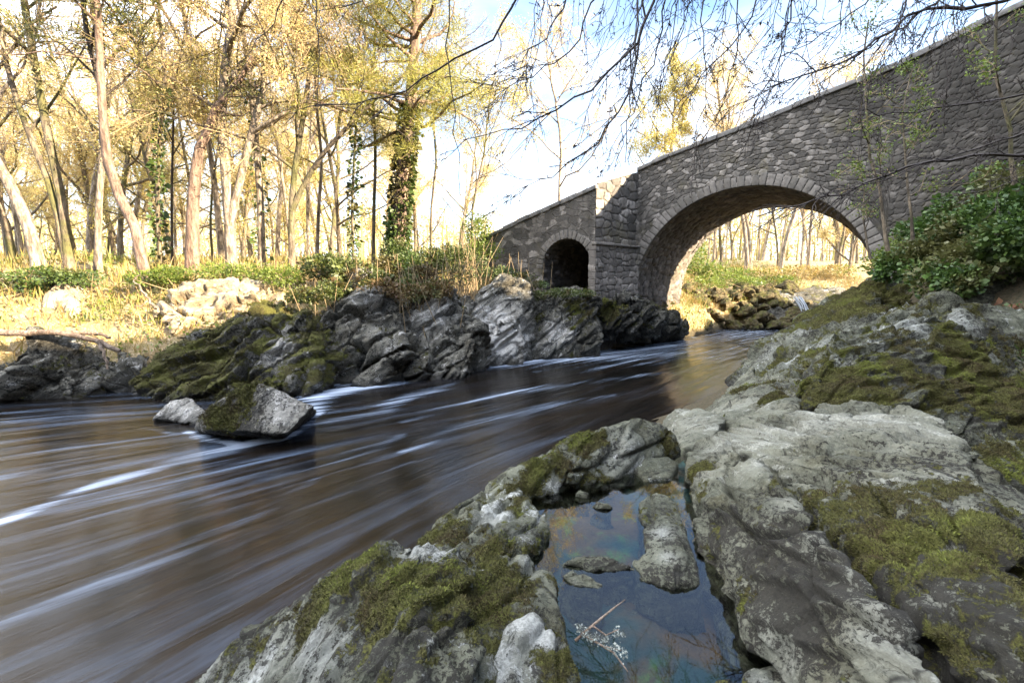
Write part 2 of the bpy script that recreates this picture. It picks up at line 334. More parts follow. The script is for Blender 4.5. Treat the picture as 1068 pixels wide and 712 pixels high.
# ------------------------------------------------------------------ river and land
LEFT = np.array([(-60, 2), (-30, 5.5), (-16, 7.9), (-12, 8.4), (-10.2, 8.9), (-9.4, 9.6), (-6.8, 9.5), (-5.2, 10.2), (-3.3, 11.45), (-1.2, 13.2), (0.5, 14.85), (2.6, 16.2),
                 (5.85, 17.7), (8.5, 20.0), (11, 22.6), (14, 24.0), (20, 25), (40, 27), (70, 28)], float)
RIGHT = np.array([(-60, -12), (-20, -6), (-6, -2), (-2.9, 0.8), (-1.8, 2.2), (-1.0, 3.3), (-0.35, 4.6), (0.9, 6.1), (2.3, 7.6), (3.9, 9.3), (5.6, 11.4), (7.3, 13.6), (9.5, 16.2), (13, 19), (20, 21), (40, 22), (70, 22)], float)
def seg_dist(xy, poly):
    best = np.full(len(xy), 1e9)
    for a, b_ in zip(poly[:-1], poly[1:]):
        d = b_ - a; t = np.clip(((xy - a) @ d) / (d @ d), 0, 1)
        best = np.minimum(best, np.hypot(*(xy - (a + t[:, None] * d)).T))
    return best
def side(xy, poly):                  # y above the polyline at that x (both banks run left to right)
    return xy[:, 1] - np.interp(xy[:, 0], poly[:, 0], poly[:, 1])
HX = (math.sin(SUN_AZ), math.cos(SUN_AZ), -math.cos(SUN_AZ), math.sin(SUN_AZ))     # towards / across the sun
_sh = np.array([P(*q) for q in ((-60, 392, 9.5), (0, 370, 9.7), (60, 360, 10), (110, 350, 10.3), (150, 338, 10.3), (200, 327, 10.4), (270, 318, 10.6), (330, 322, 11), (370, 300, 12.2), (400, 285, 13), (440, 275, 14))])
HW = _sh[:, 0] * HX[2] + _sh[:, 1] * HX[3]; HH = _sh[:, 2] + math.tan(SUN_EL) * (13 - (_sh[:, 0] * HX[0] + _sh[:, 1] * HX[1]))  # crest heights of the unseen hill, worked back from its shadow edge
_o = np.argsort(HW); HW, HH = HW[_o], HH[_o]; HW = np.concatenate([[-30, HW[0] - 3], HW, [HW[-1] + .5, HW[-1] + 1.8]]); HH = np.concatenate([[HH[0] - 2, HH[0]], HH, [HH[-1], 6]])
def land(xy):
    dl = seg_dist(xy, LEFT); dr = seg_dist(xy, RIGHT)
    onl = side(xy, LEFT) > 0; onr = side(xy, RIGHT) < 0
    x, y = xy[:, 0], xy[:, 1]
    p3 = np.stack([x, y, np.zeros_like(x)], 1)
    zl = -0.35 + 1.55 * sstep(0, 1.4, dl) + 1.15 * sstep(1.0, 3.6, dl) + 0.55 * sstep(3, 8, dl) + 0.02 * dl
    zl += 1.2 * sstep(0, 16, y - 0.25 * x - 26) * sstep(4, 12, x) + 3.0 * sstep(30, 140, dl)
    zl += 0.22 * fbm(p3 * 0.9, 4, 3) * sstep(0.2, 2, dl)
    zr = -0.35 + 0.22 * sstep(0, 1.0, dr) + 0.33 * sstep(2.6, 4.2, dr) + 0.9 * sstep(1.5, 4.5, dr) * sstep(3.5, 7, x)
    zr += np.clip((x - 6.2) * 0.62, 0, 2.4) * sstep(-2, 3, y) * sstep(12.5, 10, y)
    zr += 3.6 * sstep(9.0, 13.5, x) * sstep(15.5, 10, y + (x - 9) * 0.75 - 1)
    l_, w_ = x * HX[0] + y * HX[1], x * HX[2] + y * HX[3]
    shade_hill = np.interp(w_, HW, HH) - 1.5 * np.maximum(0, 13 - l_) - 0.3 * np.maximum(0, l_ - 13)  # unseen hill, shaped to throw its shadow edge across the far bank
    zr = np.maximum(zr, np.clip(shade_hill, -1, 40)) + 0.2 * fbm(p3 * 0.8, 4, 5) * sstep(0.5, 3, dr) * sstep(2.5, 4, x)
    zr = np.maximum(zr, 14 * sstep(-2.6, -13, y - .2 * x) * sstep(1, 5, dr))  # steep rise behind the camera, added to block sky light from there
    zr += 6 * sstep(25, 90, dr)
    z = np.where(onl, zl, np.where(onr, zr, -0.35 - 0.5 * sstep(0, 2, np.minimum(dl, dr))))
    return z
def zland(x, y): return float(land(np.array([[x, y]], float))[0])

def axis(lo, hi, n, c, k):
    t = np.linspace(math.asinh((lo - c) / k), math.asinh((hi - c) / k), n); return c + k * np.sinh(t)
gx = axis(-420, 420, 330, 0, 7.0); gy = axis(-120, 700, 330, 11, 6.0)
X, Y_ = np.meshgrid(gx, gy); xy = np.stack([X.ravel(), Y_.ravel()], 1)
zz = land(xy); nx = len(gx)
i = np.arange(len(gy) - 1)[:, None] * nx + np.arange(nx - 1)[None, :]
quads = np.stack([i, i + 1, i + nx + 1, i + nx], -1).reshape(-1, 4)
b = NB('bank_soil'); v = b.coord(); n1 = b.noise(v, 0.9, 8, 0.65); n2 = b.noise(v, 6, 8, 0.65); n3 = b.noise(v, 22, 5, 0.6)
c = b.mix(b.ramp(n1, 0.4, 0.62), (0.27, 0.19, 0.09), (0.25, 0.21, 0.07)); c = b.mix(b.ramp(n2, 0.45, 0.65), c, (0.42, 0.33, 0.20)); c = b.mix(b.ramp(n3, 0.5, 0.75), c, (0.07, 0.052, 0.028))
mb = b.math('ADD', b.attr('mossy'), b.math('MULTIPLY', b.math('SUBTRACT', n2, 0.5), 0.8)); c = b.mix(b.ramp(mb, 0.3, 0.7), c, b.mix(b.ramp(n3, 0.4, 0.6), (0.040, 0.036, 0.014), (0.085, 0.062, 0.030)))
M_SOIL = b.out(c, 0.95, b.bump(b.math('ADD', n2, n3), 0.8, 0.1))
gme = mesh('ground', np.column_stack([xy, zz]), quads); attr(gme, 'mossy', (side(xy, RIGHT) < 0.6) & (xy[:, 1] < 22) | (zz < 0.15)); tag(link('ground', gme, M_SOIL), kind='structure')

# the water: a sheet whose (u, v) follow the current
NU, NV = 620, 260
tu = np.linspace(0, 1, NU); tv = np.linspace(-0.25, 1.25, NV)
def resample(poly, n, x0, x1):
    x = x0 + (x1 - x0) * np.linspace(0, 1, 4000); y = np.interp(x, poly[:, 0], poly[:, 1])
    s = np.concatenate([[0], np.cumsum(np.hypot(np.diff(x), np.diff(y)))]); t = np.linspace(0, s[-1], 4000)
    x, y = np.interp(t, s, x), np.interp(t, s, y)
    k = np.ones(220) / 220
    xs = np.convolve(np.pad(x, 110, 'edge'), k, 'same')[110:-110]; ys = np.convolve(np.pad(y, 110, 'edge'), k, 'same')[110:-110]
    return xs, ys
lx, ly = resample(LEFT, NU, -34, 34); rx, ry = resample(RIGHT, NU, -22, 36)
# denser where the camera is near
uu = np.linspace(0, 1, 4000); wgt = 1 / (2.0 + np.hypot(0.5 * (lx + rx), 0.5 * (ly + ry))); cw = np.cumsum(wgt); cw = (cw - cw[0]) / (cw[-1] - cw[0])
ui = np.interp(np.linspace(0, 1, NU), cw, uu) * 3999
f = lambda a: np.interp(ui, np.arange(4000), a)
lx, ly, rx, ry = f(lx), f(ly), f(rx), f(ry)
WX = rx[:, None] + (lx - rx)[:, None] * tv[None, :]; WY = ry[:, None] + (ly - ry)[:, None] * tv[None, :]
mxm, mym = 0.5 * (lx + rx), 0.5 * (ly + ry)
arc = np.concatenate([[0], np.cumsum(np.hypot(np.diff(mxm), np.diff(mym)))])
width = np.hypot(lx - rx, ly - ry)
U = np.repeat(arc[:, None], NV, 1); Vv = np.repeat(tv[None, :], NU, 0) * 8.5
wxy = np.stack([WX.ravel(), WY.ravel()], 1); N = len(wxy)
st = np.stack([U.ravel() * 0.35, Vv.ravel() * 1.7, np.zeros(N)], 1)
st2 = np.stack([U.ravel() * 0.16, Vv.ravel() * 4.5, np.ones(N) * 3], 1)
foam = np.zeros(N)
def line(pts, w, amp, taper=True):
    global foam
    q = np.array([G(a, c_, 0)[:2] for a, c_ in pts]); 
    best = np.full(N, 1e9); tt = np.zeros(N); L = np.concatenate([[0], np.cumsum(np.hypot(*np.diff(q, axis=0).T))])
    for k in range(len(q) - 1):
        d = q[k + 1] - q[k]; t = np.clip(((wxy - q[k]) @ d) / (d @ d), 0, 1)
        dd = np.hypot(*(wxy - (q[k] + t[:, None] * d)).T); m = dd < best
        best = np.where(m, dd, best); tt = np.where(m, (L[k] + t * np.hypot(*d)) / L[-1], tt)
    ww = w * (1 + 0.5 * fbm(st * 2.2, 3, 21)) * (0.45 + 0.55 * np.sin(np.clip(tt, 0, 1) * math.pi) if taper else 1)
    foam = np.maximum(foam, amp * np.exp(-(best / (2.5 * ww)) ** 2) * (0.75 + 0.5 * fbm(st2 * 1.7, 3, 5)))
line([(318, 428), (335, 412), (375, 402), (420, 392), (480, 381), (550, 377), (620, 372), (665, 366), (700, 360)], 0.34, 1.15)
line([(318, 404), (350, 400), (400, 392), (440, 386), (500, 378), (560, 374), (640, 364)], 0.30, 0.95)
line([(330, 425), (315, 440), (285, 456), (240, 470), (180, 483), (100, 505), (0, 545), (-80, 575)], 0.10, 0.95)
line([(260, 470), (180, 500), (80, 535), (0, 560), (-100, 600)], 0.22, 0.4)
line([(480, 398), (430, 412), (400, 428), (340, 440), (300, 448)], 0.16, 0.7)
line([(700, 388), (600, 400), (520, 412), (460, 428), (420, 440)], 0.15, 0.55)
line([(640, 412), (560, 425), (480, 445), (420, 470)], 0.13, 0.5)
line([(420, 455), (330, 490), (240, 520), (150, 556), (60, 590), (0, 612)], 0.16, 0.5)
line([(330, 500), (250, 545), (160, 585), (80, 620), (0, 655), (-80, 690)], 0.10, 0.6)
line([(430, 480), (340, 520), (250, 570), (120, 630), (0, 690)], 0.12, 0.4)
line([(0, 480), (40, 470), (100, 470), (160, 476)], 0.35, 0.35)
line([(0, 530), (90, 515), (200, 495), (280, 480)], 0.25, 0.35)
line([(195, 450), (215, 458), (250, 464), (290, 460), (318, 446), (334, 428)], 0.055, 0.9, False)
line([(150, 446), (180, 452), (210, 448)], 0.05, 0.6, False)
line([(590, 455), (520, 475), (450, 500)], 0.10, 0.35)
line([(790, 346), (760, 352), (720, 357), (690, 362), (640, 372)], 0.7, 0.75, False)
line([(810, 344), (770, 358), (740, 372)], 0.5, 0.55, False)
line([(560, 388), (600, 384), (650, 380), (690, 378)], 0.3, 0.5)
line([(130, 620), (200, 590), (300, 540)], 0.07, 0.4)
near = 1 - sstep(5, 16, np.hypot(wxy[:, 0], wxy[:, 1]))
zw = 0.018 * fbm(st * 1.6, 4, 9) + 0.02 * foam * (0.5 + fbm(st2, 3, 31)) + 0.05 * sstep(10, 18, wxy[:, 0] + wxy[:, 1] - 8) * fbm(np.column_stack([wxy * 1.2, np.zeros(N)]), 3, 7)
i = np.arange(NU - 1)[:, None] * NV + np.arange(NV - 1)[None, :]
quads = np.stack([i, i + NV, i + NV + 1, i + 1], -1).reshape(-1, 4)
me = mesh('river', np.column_stack([wxy, zw]), quads)
foam = np.maximum(foam, 0.62 * np.exp(-(np.abs(seg_dist(wxy, LEFT) - .25) / .33) ** 2) * (side(wxy, LEFT) < .3) * sstep(-7, -3, wxy[:, 0]) * (0.7 + 0.8 * fbm(st * 3, 3, 44)))
silk = sstep(0.5, -5.0, wxy[:, 0] + 0.1 * wxy[:, 1] + 1.2 * fbm(st, 2, 88)) * sstep(11, 7.5, wxy[:, 1])
attr(me, 'silk', silk); attr(me, 'foam', foam); attr(me, 'fu', U.ravel()); attr(me, 'fv', Vv.ravel())
b = NB('river_water')
cx = b.n.new('ShaderNodeCombineXYZ'); b.l.new(b.attr('fu'), cx.inputs[0]); b.l.new(b.attr('fv'), cx.inputs[1])
def fmap(sx, sy, oz=0):
    m = b.n.new('ShaderNodeMapping'); m.inputs['Scale'].default_value = (sx, sy, 1); m.inputs['Location'].default_value = (0, 0, oz); b.l.new(cx.outputs[0], m.inputs[0]); return m.outputs[0]
s1 = b.noise(fmap(0.26, 3.2), 1.0, 6, 0.6, 0.5); s2 = b.noise(fmap(0.22, 16.0, 4), 1.0, 6, 0.65, 0.2); s3 = b.noise(fmap(0.16, 1.1, 9), 1.0, 4, 0.5)
fo = b.attr('foam')
fine = b.math('ADD', b.math('MULTIPLY', s1, 0.78), b.math('MULTIPLY', s2, 0.22))
wf = b.math('ADD', fo, b.math('MULTIPLY', b.math('SUBTRACT', fine, 0.5), 2.0)); wf = b.math('MULTIPLY', b.ramp(wf, 0.15, 1.25), b.ramp(fo, 0.0, 0.5))
gen = b.math('MULTIPLY', b.math('MAXIMUM', b.ramp(fine, 0.47, 0.72), b.math('MULTIPLY', b.ramp(s1, 0.45, 0.7), 0.7)), b.ramp(s3, 0.36, 0.62)); gen = b.math('MULTIPLY', gen, b.math('ADD', 0.07, b.math('MULTIPLY', b.attr('silk'), 0.62)))
fa = b.math('MAXIMUM', b.math('MULTIPLY', wf, 0.85), gen)
deep = b.mix(b.ramp(s3, 0.35, 0.65), (0.0022, 0.0020, 0.0018), (0.0075, 0.0052, 0.0034)); deep = b.mix(b.math('MULTIPLY', b.ramp(s2, 0.4, 0.65), 0.5), deep, (0.011, 0.009, 0.007))
colr = b.mix(fa, deep, b.mix(wf, (0.15, 0.215, 0.32), (0.54, 0.62, 0.74)))
hh = b.math('ADD', b.math('MULTIPLY', s1, 1.0), b.math('MULTIPLY', s2, 0.35))
M_WATER = b.out(colr, b.mix(fa, (0.14,) * 3, (0.5,) * 3), b.bump(hh, 0.30, 0.06))
b.b.inputs['IOR'].default_value = 1.33
tag(link('river', me, M_WATER), kind='structure')
# ------------------------------------------------------------------ the bridge
A2 = np.array([4.62, 17.28]); T2 = np.array([0.7813, -0.6241]); N2 = np.array([0.6241, 0.7813])
SC, ZC, RA, BW = 3.58, 1.78, 3.64, 5.4
def top_main(s): return np.interp(s, [-8, -0.15, 1.17, 3.0, 3.6, 5.5, 6.8, 7.3, 8.3, 9.3, 12, 20], [4.6, 6.36, 6.72, 7.08, 7.2, 7.66, 7.92, 8.06, 8.42, 8.75, 9.4, 10.4])
def rubble(u, v, sw, sh, seed, jit=0.85):
    wob = fbm(np.stack([u * 0.8, v * 0.8, np.full_like(u, seed)], 1), 2, seed)
    row = np.floor(v / sh)
    f1, f2, idv = worley(np.stack([u / sw + 0.5 * (row % 2) * 0.6 + 0.25 * wob, v / sh + 0.45 * wob, np.full_like(u, seed + 0.5)], 1), seed, jit)
    return f2 - f1, idv
def panel(bag, O, d, nrm, s0, s1, zlo, zhi, step=0.04, sw=0.21, sh=0.15, seed=1, depth=0.013, jit=0.85, ev=(0, 0)):
    """a stretch of masonry standing on the line O + d*s, facing nrm, every stone raised from its mortar"""
    ns = max(2, int((s1 - s0) / step) + 1); sv = np.linspace(s0, s1, ns)
    lo = np.array([zlo(x) for x in sv]); hi = np.array([zhi(x) for x in sv]); nz = max(2, int((hi - lo).max() / step) + 1)
    k = np.linspace(0, 1, nz)
    Sg = np.repeat(sv[:, None], nz, 1); Z = lo[:, None] + (hi - lo)[:, None] * k[None]
    e, idv = rubble(Sg.ravel(), Z.ravel(), sw, sh, seed, jit)
    off = depth * (sstep(0.02, 0.28, e) * (0.55 + 0.9 * idv) - 0.5)
    xy = O[None] + Sg.ravel()[:, None] * d[None] + nrm[None] * off[:, None]
    V = np.column_stack([xy, Z.ravel()])
    i = np.arange(ns - 1)[:, None] * nz + np.arange(nz - 1)[None]
    F = np.stack([i, i + nz, i + nz + 1, i + 1], -1).reshape(-1, 4)
    bag.append((V, F, idv, e))
def bag_mesh(name, bag):
    V, F, I, E, n = [], [], [], [], 0
    for v, f, a, e in bag:
        V.append(v); F.append(f + n); I.append(a); E.append(e); n += len(v)
    me = mesh(name, np.concatenate(V), np.concatenate(F)); VV = np.concatenate(V); sc_ = (VV[:, 0] - A2[0]) * T2[0] + (VV[:, 1] - A2[1]) * T2[1]; attr(me, 'painted_shade', sstep(3.5, 8.5, sc_ + 0.35 * (VV[:, 2] - 5) + 1.6 * fbm(VV * .5, 4, 3))); attr(me, 'cell', np.concatenate(I)); attr(me, 'edge', np.concatenate(E)); return me  # painted shade grows towards the right end and the top
def grid_piece(pts, uv, sw, sh, seed, depth, nrm):
    """pts (a,b,3) grid with matching uv (a,b,2) and normals"""
    a, b_ = pts.shape[:2]
    e, idv = rubble(uv[..., 0].ravel(), uv[..., 1].ravel(), sw, sh, seed)
    V = pts.reshape(-1, 3) + nrm.reshape(-1, 3) * (depth * (sstep(0.02, 0.28, e) * (0.5 + idv) - 0.5))[:, None]
    i = np.arange(a - 1)[:, None] * b_ + np.arange(b_ - 1)[None]
    return V, np.stack([i, i + 1, i + b_ + 1, i + b_], -1).reshape(-1, 4), idv, e
def bxyz(s, off, z): return np.stack([A2[0] + T2[0] * s + N2[0] * off, A2[1] + T2[1] * s + N2[1] * off, z], -1)

bridge = empty('stone_bridge', (4.62, 17.28, 0), 'old stone road bridge with one big round arch and a small flood arch', 'bridge')
arc_z = lambda s: ZC + math.sqrt(max(0, RA * RA - (s - SC) ** 2))
SL, SR = SC - RA, SC + RA
bag = []
panel(bag, A2, T2, -N2, -0.06 if SL < 0 else 0, SL + 0.001 + 0.06, lambda s: 1.0, top_main, seed=3)
panel(bag, A2, T2, -N2, SL, SR, lambda s: arc_z(s), top_main, step=0.04, seed=3)
panel(bag, A2, T2, -N2, SR, 17.0, lambda s: 0.5, top_main, seed=3)
# back face and the inner face of the far parapet
A2b = A2 + N2 * BW
panel(bag, A2b, T2, N2, SL, SR, arc_z, top_main, step=0.12, seed=4)
panel(bag, A2b, T2, N2, SR, 17.0, lambda s: 0.5, top_main, step=0.12, seed=4)
panel(bag, A2b, T2, N2, -9, SL, lambda s: 0.5, top_main, step=0.12, seed=4)
panel(bag, A2 + N2 * 0.45, T2, N2, 0, 17, lambda s: top_main(s) - 1.15, top_main, step=0.12, seed=5)
panel(bag, A2b - N2 * 0.45, T2, -N2, -9, 17, lambda s: top_main(s) - 1.15, top_main, step=0.12, seed=5)
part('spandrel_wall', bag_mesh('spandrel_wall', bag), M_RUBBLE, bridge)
# vault
al = np.linspace(0, math.pi, 150); dv = np.linspace(0.0, BW, 60)
Aa, Dd = np.meshgrid(al, dv, indexing='ij')
pts = bxyz(SC - RA * np.cos(Aa), Dd, ZC + RA * np.sin(Aa)); nr = np.stack([-(-np.cos(Aa)) * T2[0], -(-np.cos(Aa)) * T2[1], -np.sin(Aa)], -1)
bag = [grid_piece(pts, np.stack([Dd, Aa * RA], -1), 0.5, 0.22, 8, 0.05, nr)]
zz_ = np.linspace(-0.6, ZC, 50)
for sgn, s_ in ((1, SL), (-1, SR)):
    Zg, Dg = np.meshgrid(zz_, dv, indexing='ij')
    bag.append(grid_piece(bxyz(np.full_like(Zg, s_ + 0.001 * sgn), Dg, Zg), np.stack([Dg, Zg], -1), 0.55, 0.3, 9, 0.07, np.broadcast_to(np.array([T2[0] * sgn, T2[1] * sgn, 0]), Zg.shape + (3,))))
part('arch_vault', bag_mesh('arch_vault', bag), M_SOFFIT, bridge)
# ring stones
def stones_mesh(name, boxes):
    """boxes: list of 8-point arrays"""
    bm = bmesh.new()
    for bx in boxes:
        vs = [bm.verts.new(p) for p in bx]
        for f in ((0, 1, 2, 3), (7, 6, 5, 4), (0, 4, 5, 1), (1, 5, 6, 2), (2, 6, 7, 3), (3, 7, 4, 0)): bm.faces.new([vs[k] for k in f])
    bmesh.ops.bevel(bm, geom=bm.edges[:], offset=0.022, segments=2, affect='EDGES', profile=0.6)
    bmesh.ops.recalc_face_normals(bm, faces=bm.faces)
    me = bpy.data.meshes.new(name); bm.to_mesh(me); bm.free()
    for p in me.polygons: p.use_smooth = True
    return me
rng = np.random.default_rng(7)
def ring(O, d, n, sc, zc, R, th, count, proud, seed, a0=0.0, a1=math.pi):
    r_ = np.random.default_rng(seed); boxes = []
    cuts = np.linspace(a0, a1, count + 1); cuts[1:-1] += r_.normal(size=count - 1) * 0.08 * (a1 - a0) / count
    for a, c_ in zip(cuts[:-1], cuts[1:]):
        g = 0.010 / R; ro = R + th * r_.uniform(0.85, 1.12); pr = proud * r_.uniform(0.6, 1.4)
        q = []
        for o in (-pr, 0.3):
            for rr, an in ((R - 0.012, a + g), (R - 0.012, c_ - g), (ro, c_ - g), (ro, a + g)):
                s = sc - rr * math.cos(an); z = zc + rr * math.sin(an); p = O + d * s + n * o; q.append((p[0], p[1], z))
        boxes.append(q)
    return stones_mesh('arch_ring', boxes)
part('arch_ring', ring(A2, T2, N2, SC, ZC, RA, 0.34, 56, 0.02, 5), M_RING, bridge)
part('arch_ring', ring(A2b, T2, -N2, SC, ZC, RA, 0.40, 46, 0.045, 6), M_RING, bridge)
# parapet copings
def coping(name, O, d, n, s0, s1, zt, w0, w1, seed, L=0.75):
    r_ = np.random.default_rng(seed); boxes = []; s = s0
    while s < s1:
        l = L * r_.uniform(0.7, 1.3); e = min(s + l, s1); h = 0.15 * r_.uniform(0.8, 1.15); o = r_.normal() * 0.012; dz = r_.normal() * 0.008; q = []
        for zo in (0.0, h):
            for ss, oo in ((s + .006, w0), (e - .006, w0), (e - .006, w1), (s + .006, w1)):
                p = O + d * ss + n * (oo + o); q.append((p[0], p[1], zt(ss) + zo + dz - 0.01))
        boxes.append(q); s = e
    part(name, stones_mesh(name, boxes), M_COPE, bridge)
coping('coping', A2, T2, N2, -0.05, 17, top_main, -0.07, 0.5, 3)
coping('coping', A2b, T2, N2, -9, 17, top_main, -0.5, 0.07, 4)
b = NB('road_gravel'); M_ROAD = b.out((0.10, 0.095, 0.085), 0.95, b.bump(b.noise(b.coord(), 20, 5), 0.5, 0.02))
sv = np.linspace(-9, 17, 60); rv = np.stack([bxyz(sv, np.full_like(sv, o), top_main(sv) - 1.1) for o in (0.4, BW - 0.4)], 1).reshape(-1, 3)
i = np.arange(59) * 2
part('roadway', mesh('roadway', rv, np.stack([i, i + 2, i + 3, i + 1], -1)), M_ROAD, bridge)
# the wing with the small flood arch
C2 = np.array([2.8, 15.67]); TW = -T2; NW = N2
wtop = lambda s: 5.45 - 0.27 * s
WSC, WZ, WR = 1.13, 2.86, 1.0
warc = lambda s: WZ + math.sqrt(max(0, WR * WR - (s - WSC) ** 2)) * 1.08
bag = []
panel(bag, C2, TW, -NW, 0, WSC - WR, lambda s: 0.8, wtop, seed=13, sw=0.36, sh=0.22)
panel(bag, C2, TW, -NW, WSC - WR, WSC + WR, warc, wtop, seed=13, sw=0.36, sh=0.22)
panel(bag, C2, TW, -NW, WSC + WR, 9.0, lambda s: 0.8, wtop, seed=13, sw=0.36, sh=0.22)
panel(bag, C2 + NW * 0.45, TW, NW, 0, 9, lambda s: wtop(s) - 1.0, wtop, step=0.12, seed=14)
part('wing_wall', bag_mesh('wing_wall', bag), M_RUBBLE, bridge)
def wx(s, off, z): return np.stack([C2[0] + TW[0] * s + NW[0] * off, C2[1] + TW[1] * s + NW[1] * off, z], -1)
al = np.linspace(0, math.pi, 70); dv = np.linspace(0, 7.5, 80); Aa, Dd = np.meshgrid(al, dv, indexing='ij')
bag = [grid_piece(wx(WSC - WR * np.cos(Aa), Dd, WZ + 1.08 * WR * np.sin(Aa)), np.stack([Dd, Aa * WR], -1), 0.35, 0.2, 15, 0.05, np.stack([np.cos(Aa) * TW[0], np.cos(Aa) * TW[1], -np.sin(Aa)], -1))]
for sgn, s_ in ((1, WSC - WR), (-1, WSC + WR)):
    Zg, Dg = np.meshgrid(np.linspace(0.8, WZ, 40), dv, indexing='ij')
    bag.append(grid_piece(wx(np.full_like(Zg, s_ + .001 * sgn), Dg, Zg), np.stack([Dg, Zg], -1), 0.4, 0.22, 16, 0.05, np.broadcast_to(np.array([TW[0] * sgn, TW[1] * sgn, 0]), Zg.shape + (3,))))
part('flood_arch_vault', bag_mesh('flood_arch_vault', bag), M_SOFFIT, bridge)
part('flood_arch_ring', ring(C2, TW, NW, WSC, WZ, WR * 1.04, 0.27, 21, 0.03, 8), M_RING, bridge)
coping('coping', C2, TW, NW, -0.03, 9, wtop, -0.06, 0.5, 9, 0.6)
# the fill between the wing and the far side
sv = np.linspace(0, 9, 20); fv = np.stack([wx(sv, np.full_like(sv, 0.4), wtop(sv) - 0.95), wx(sv, np.full_like(sv, 7.4), wtop(sv) - 0.95)], 1).reshape(-1, 3); i = np.arange(19) * 2
part('roadway', mesh('roadway', fv, np.stack([i, i + 2, i + 3, i + 1], -1)), M_ROAD, bridge)
# return face of the wing and the pier under it
RD = A2 - C2; RL = float(np.hypot(*RD)); RD = RD / RL; RN = np.array([RD[1], -RD[0]])
bag = []
panel(bag, C2, RD, RN, 0, RL, lambda s: 3.55, lambda s: 5.62 + 0.74 * s / RL, seed=17, sw=0.5, sh=0.3, depth=0.03, jit=0.6)
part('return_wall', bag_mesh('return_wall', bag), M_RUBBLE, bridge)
bag = []
Cp = C2 + RN * 0.14 - RD * 0.12
panel(bag, Cp, RD, RN, 0, RL + 0.12, lambda s: -0.5, lambda s: 3.66, seed=18, sw=0.42, sh=0.23, depth=0.02, jit=0.55)
panel(bag, Cp, -RN, -RD, 0, 0.3, lambda s: -0.5, lambda s: 3.66, seed=19, sw=0.42, sh=0.23, depth=0.02, jit=0.55)
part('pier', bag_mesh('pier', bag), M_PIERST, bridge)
r_ = np.random.default_rng(3); boxes = []; s = -0.18
while s < RL:
    e = min(s + r_.uniform(0.35, 0.7), RL); q = []
    for zo in (3.62, 3.62 + r_.uniform(0.07, 0.13)):
        for ss, oo in ((s + .01, 0.2), (e - .01, 0.2), (e - .01, -0.02), (s + .01, -0.02)):
            p = C2 + RD * ss + RN * oo; q.append((p[0], p[1], zo))
    boxes.append(q); s = e
part('ledge', stones_mesh('ledge', boxes), M_RING, bridge)
# ------------------------------------------------------------------ rocks
def g(*a): return np.array([G(*q) for q in a])
def gi(*a): return np.array([G(x, y, 1 + (z - 1) * .6) for x, y, z in a])
def py(*a): return np.array([P(*q) for q in a])
def hull(top, zb, ex=0.08):
    """top points, plus the same outline carried down to the height zb and spread a little"""
    top = np.asarray(top, float); c = top.mean(0); lo = top.copy(); d = lo[:, :2] - c[:2]; r = np.linalg.norm(d, axis=1)[:, None] + 1e-6
    lo[:, :2] += d / r * ex; lo[:, 2] = np.minimum(zb, top[:, 2] - 0.02); return np.concatenate([top, lo])
def voxels(hulls, vox, smooth=3):
    bm = bmesh.new()
    for h in hulls:
        vs = [bm.verts.new(p) for p in h]
        r = bmesh.ops.convex_hull(bm, input=vs, use_existing_faces=False)
        junk = [e for e in r['geom_interior'] + r['geom_unused'] if isinstance(e, bmesh.types.BMVert)]
        bmesh.ops.delete(bm, geom=list(set(junk)), context='VERTS')
    bmesh.ops.recalc_face_normals(bm, faces=bm.faces)
    me = bpy.data.meshes.new('t'); bm.to_mesh(me); bm.free()
    o = bpy.data.objects.new('t', me); COL.objects.link(o)
    m = o.modifiers.new('r', 'REMESH'); m.mode = 'VOXEL'; m.voxel_size = vox
    if smooth:
        m2 = o.modifiers.new('s', 'SMOOTH'); m2.factor = 0.5; m2.iterations = smooth
    dg = bpy.context.evaluated_depsgraph_get(); ev = o.evaluated_get(dg); em = bpy.data.meshes.new_from_object(ev)
    bpy.data.objects.remove(o); bpy.data.meshes.remove(me)
    return em
def get_vn(me):
    n = len(me.vertices); v = np.empty(n * 3, np.float32); me.vertices.foreach_get('co', v)
    nn = np.empty(n * 3, np.float32); me.vertex_normals.foreach_get('vector', nn)
    return v.reshape(-1, 3).astype(float), nn.reshape(-1, 3).astype(float)
ROCKN = [0]
def basis(strike):                      # coordinates along / across the rock's layers
    s = np.asarray(strike, float); s /= np.linalg.norm(s); u = np.cross(s, [0.1, 0.3, 0.95]); u /= np.linalg.norm(u); w = np.cross(s, u)
    return np.stack([s, u, w], 1)
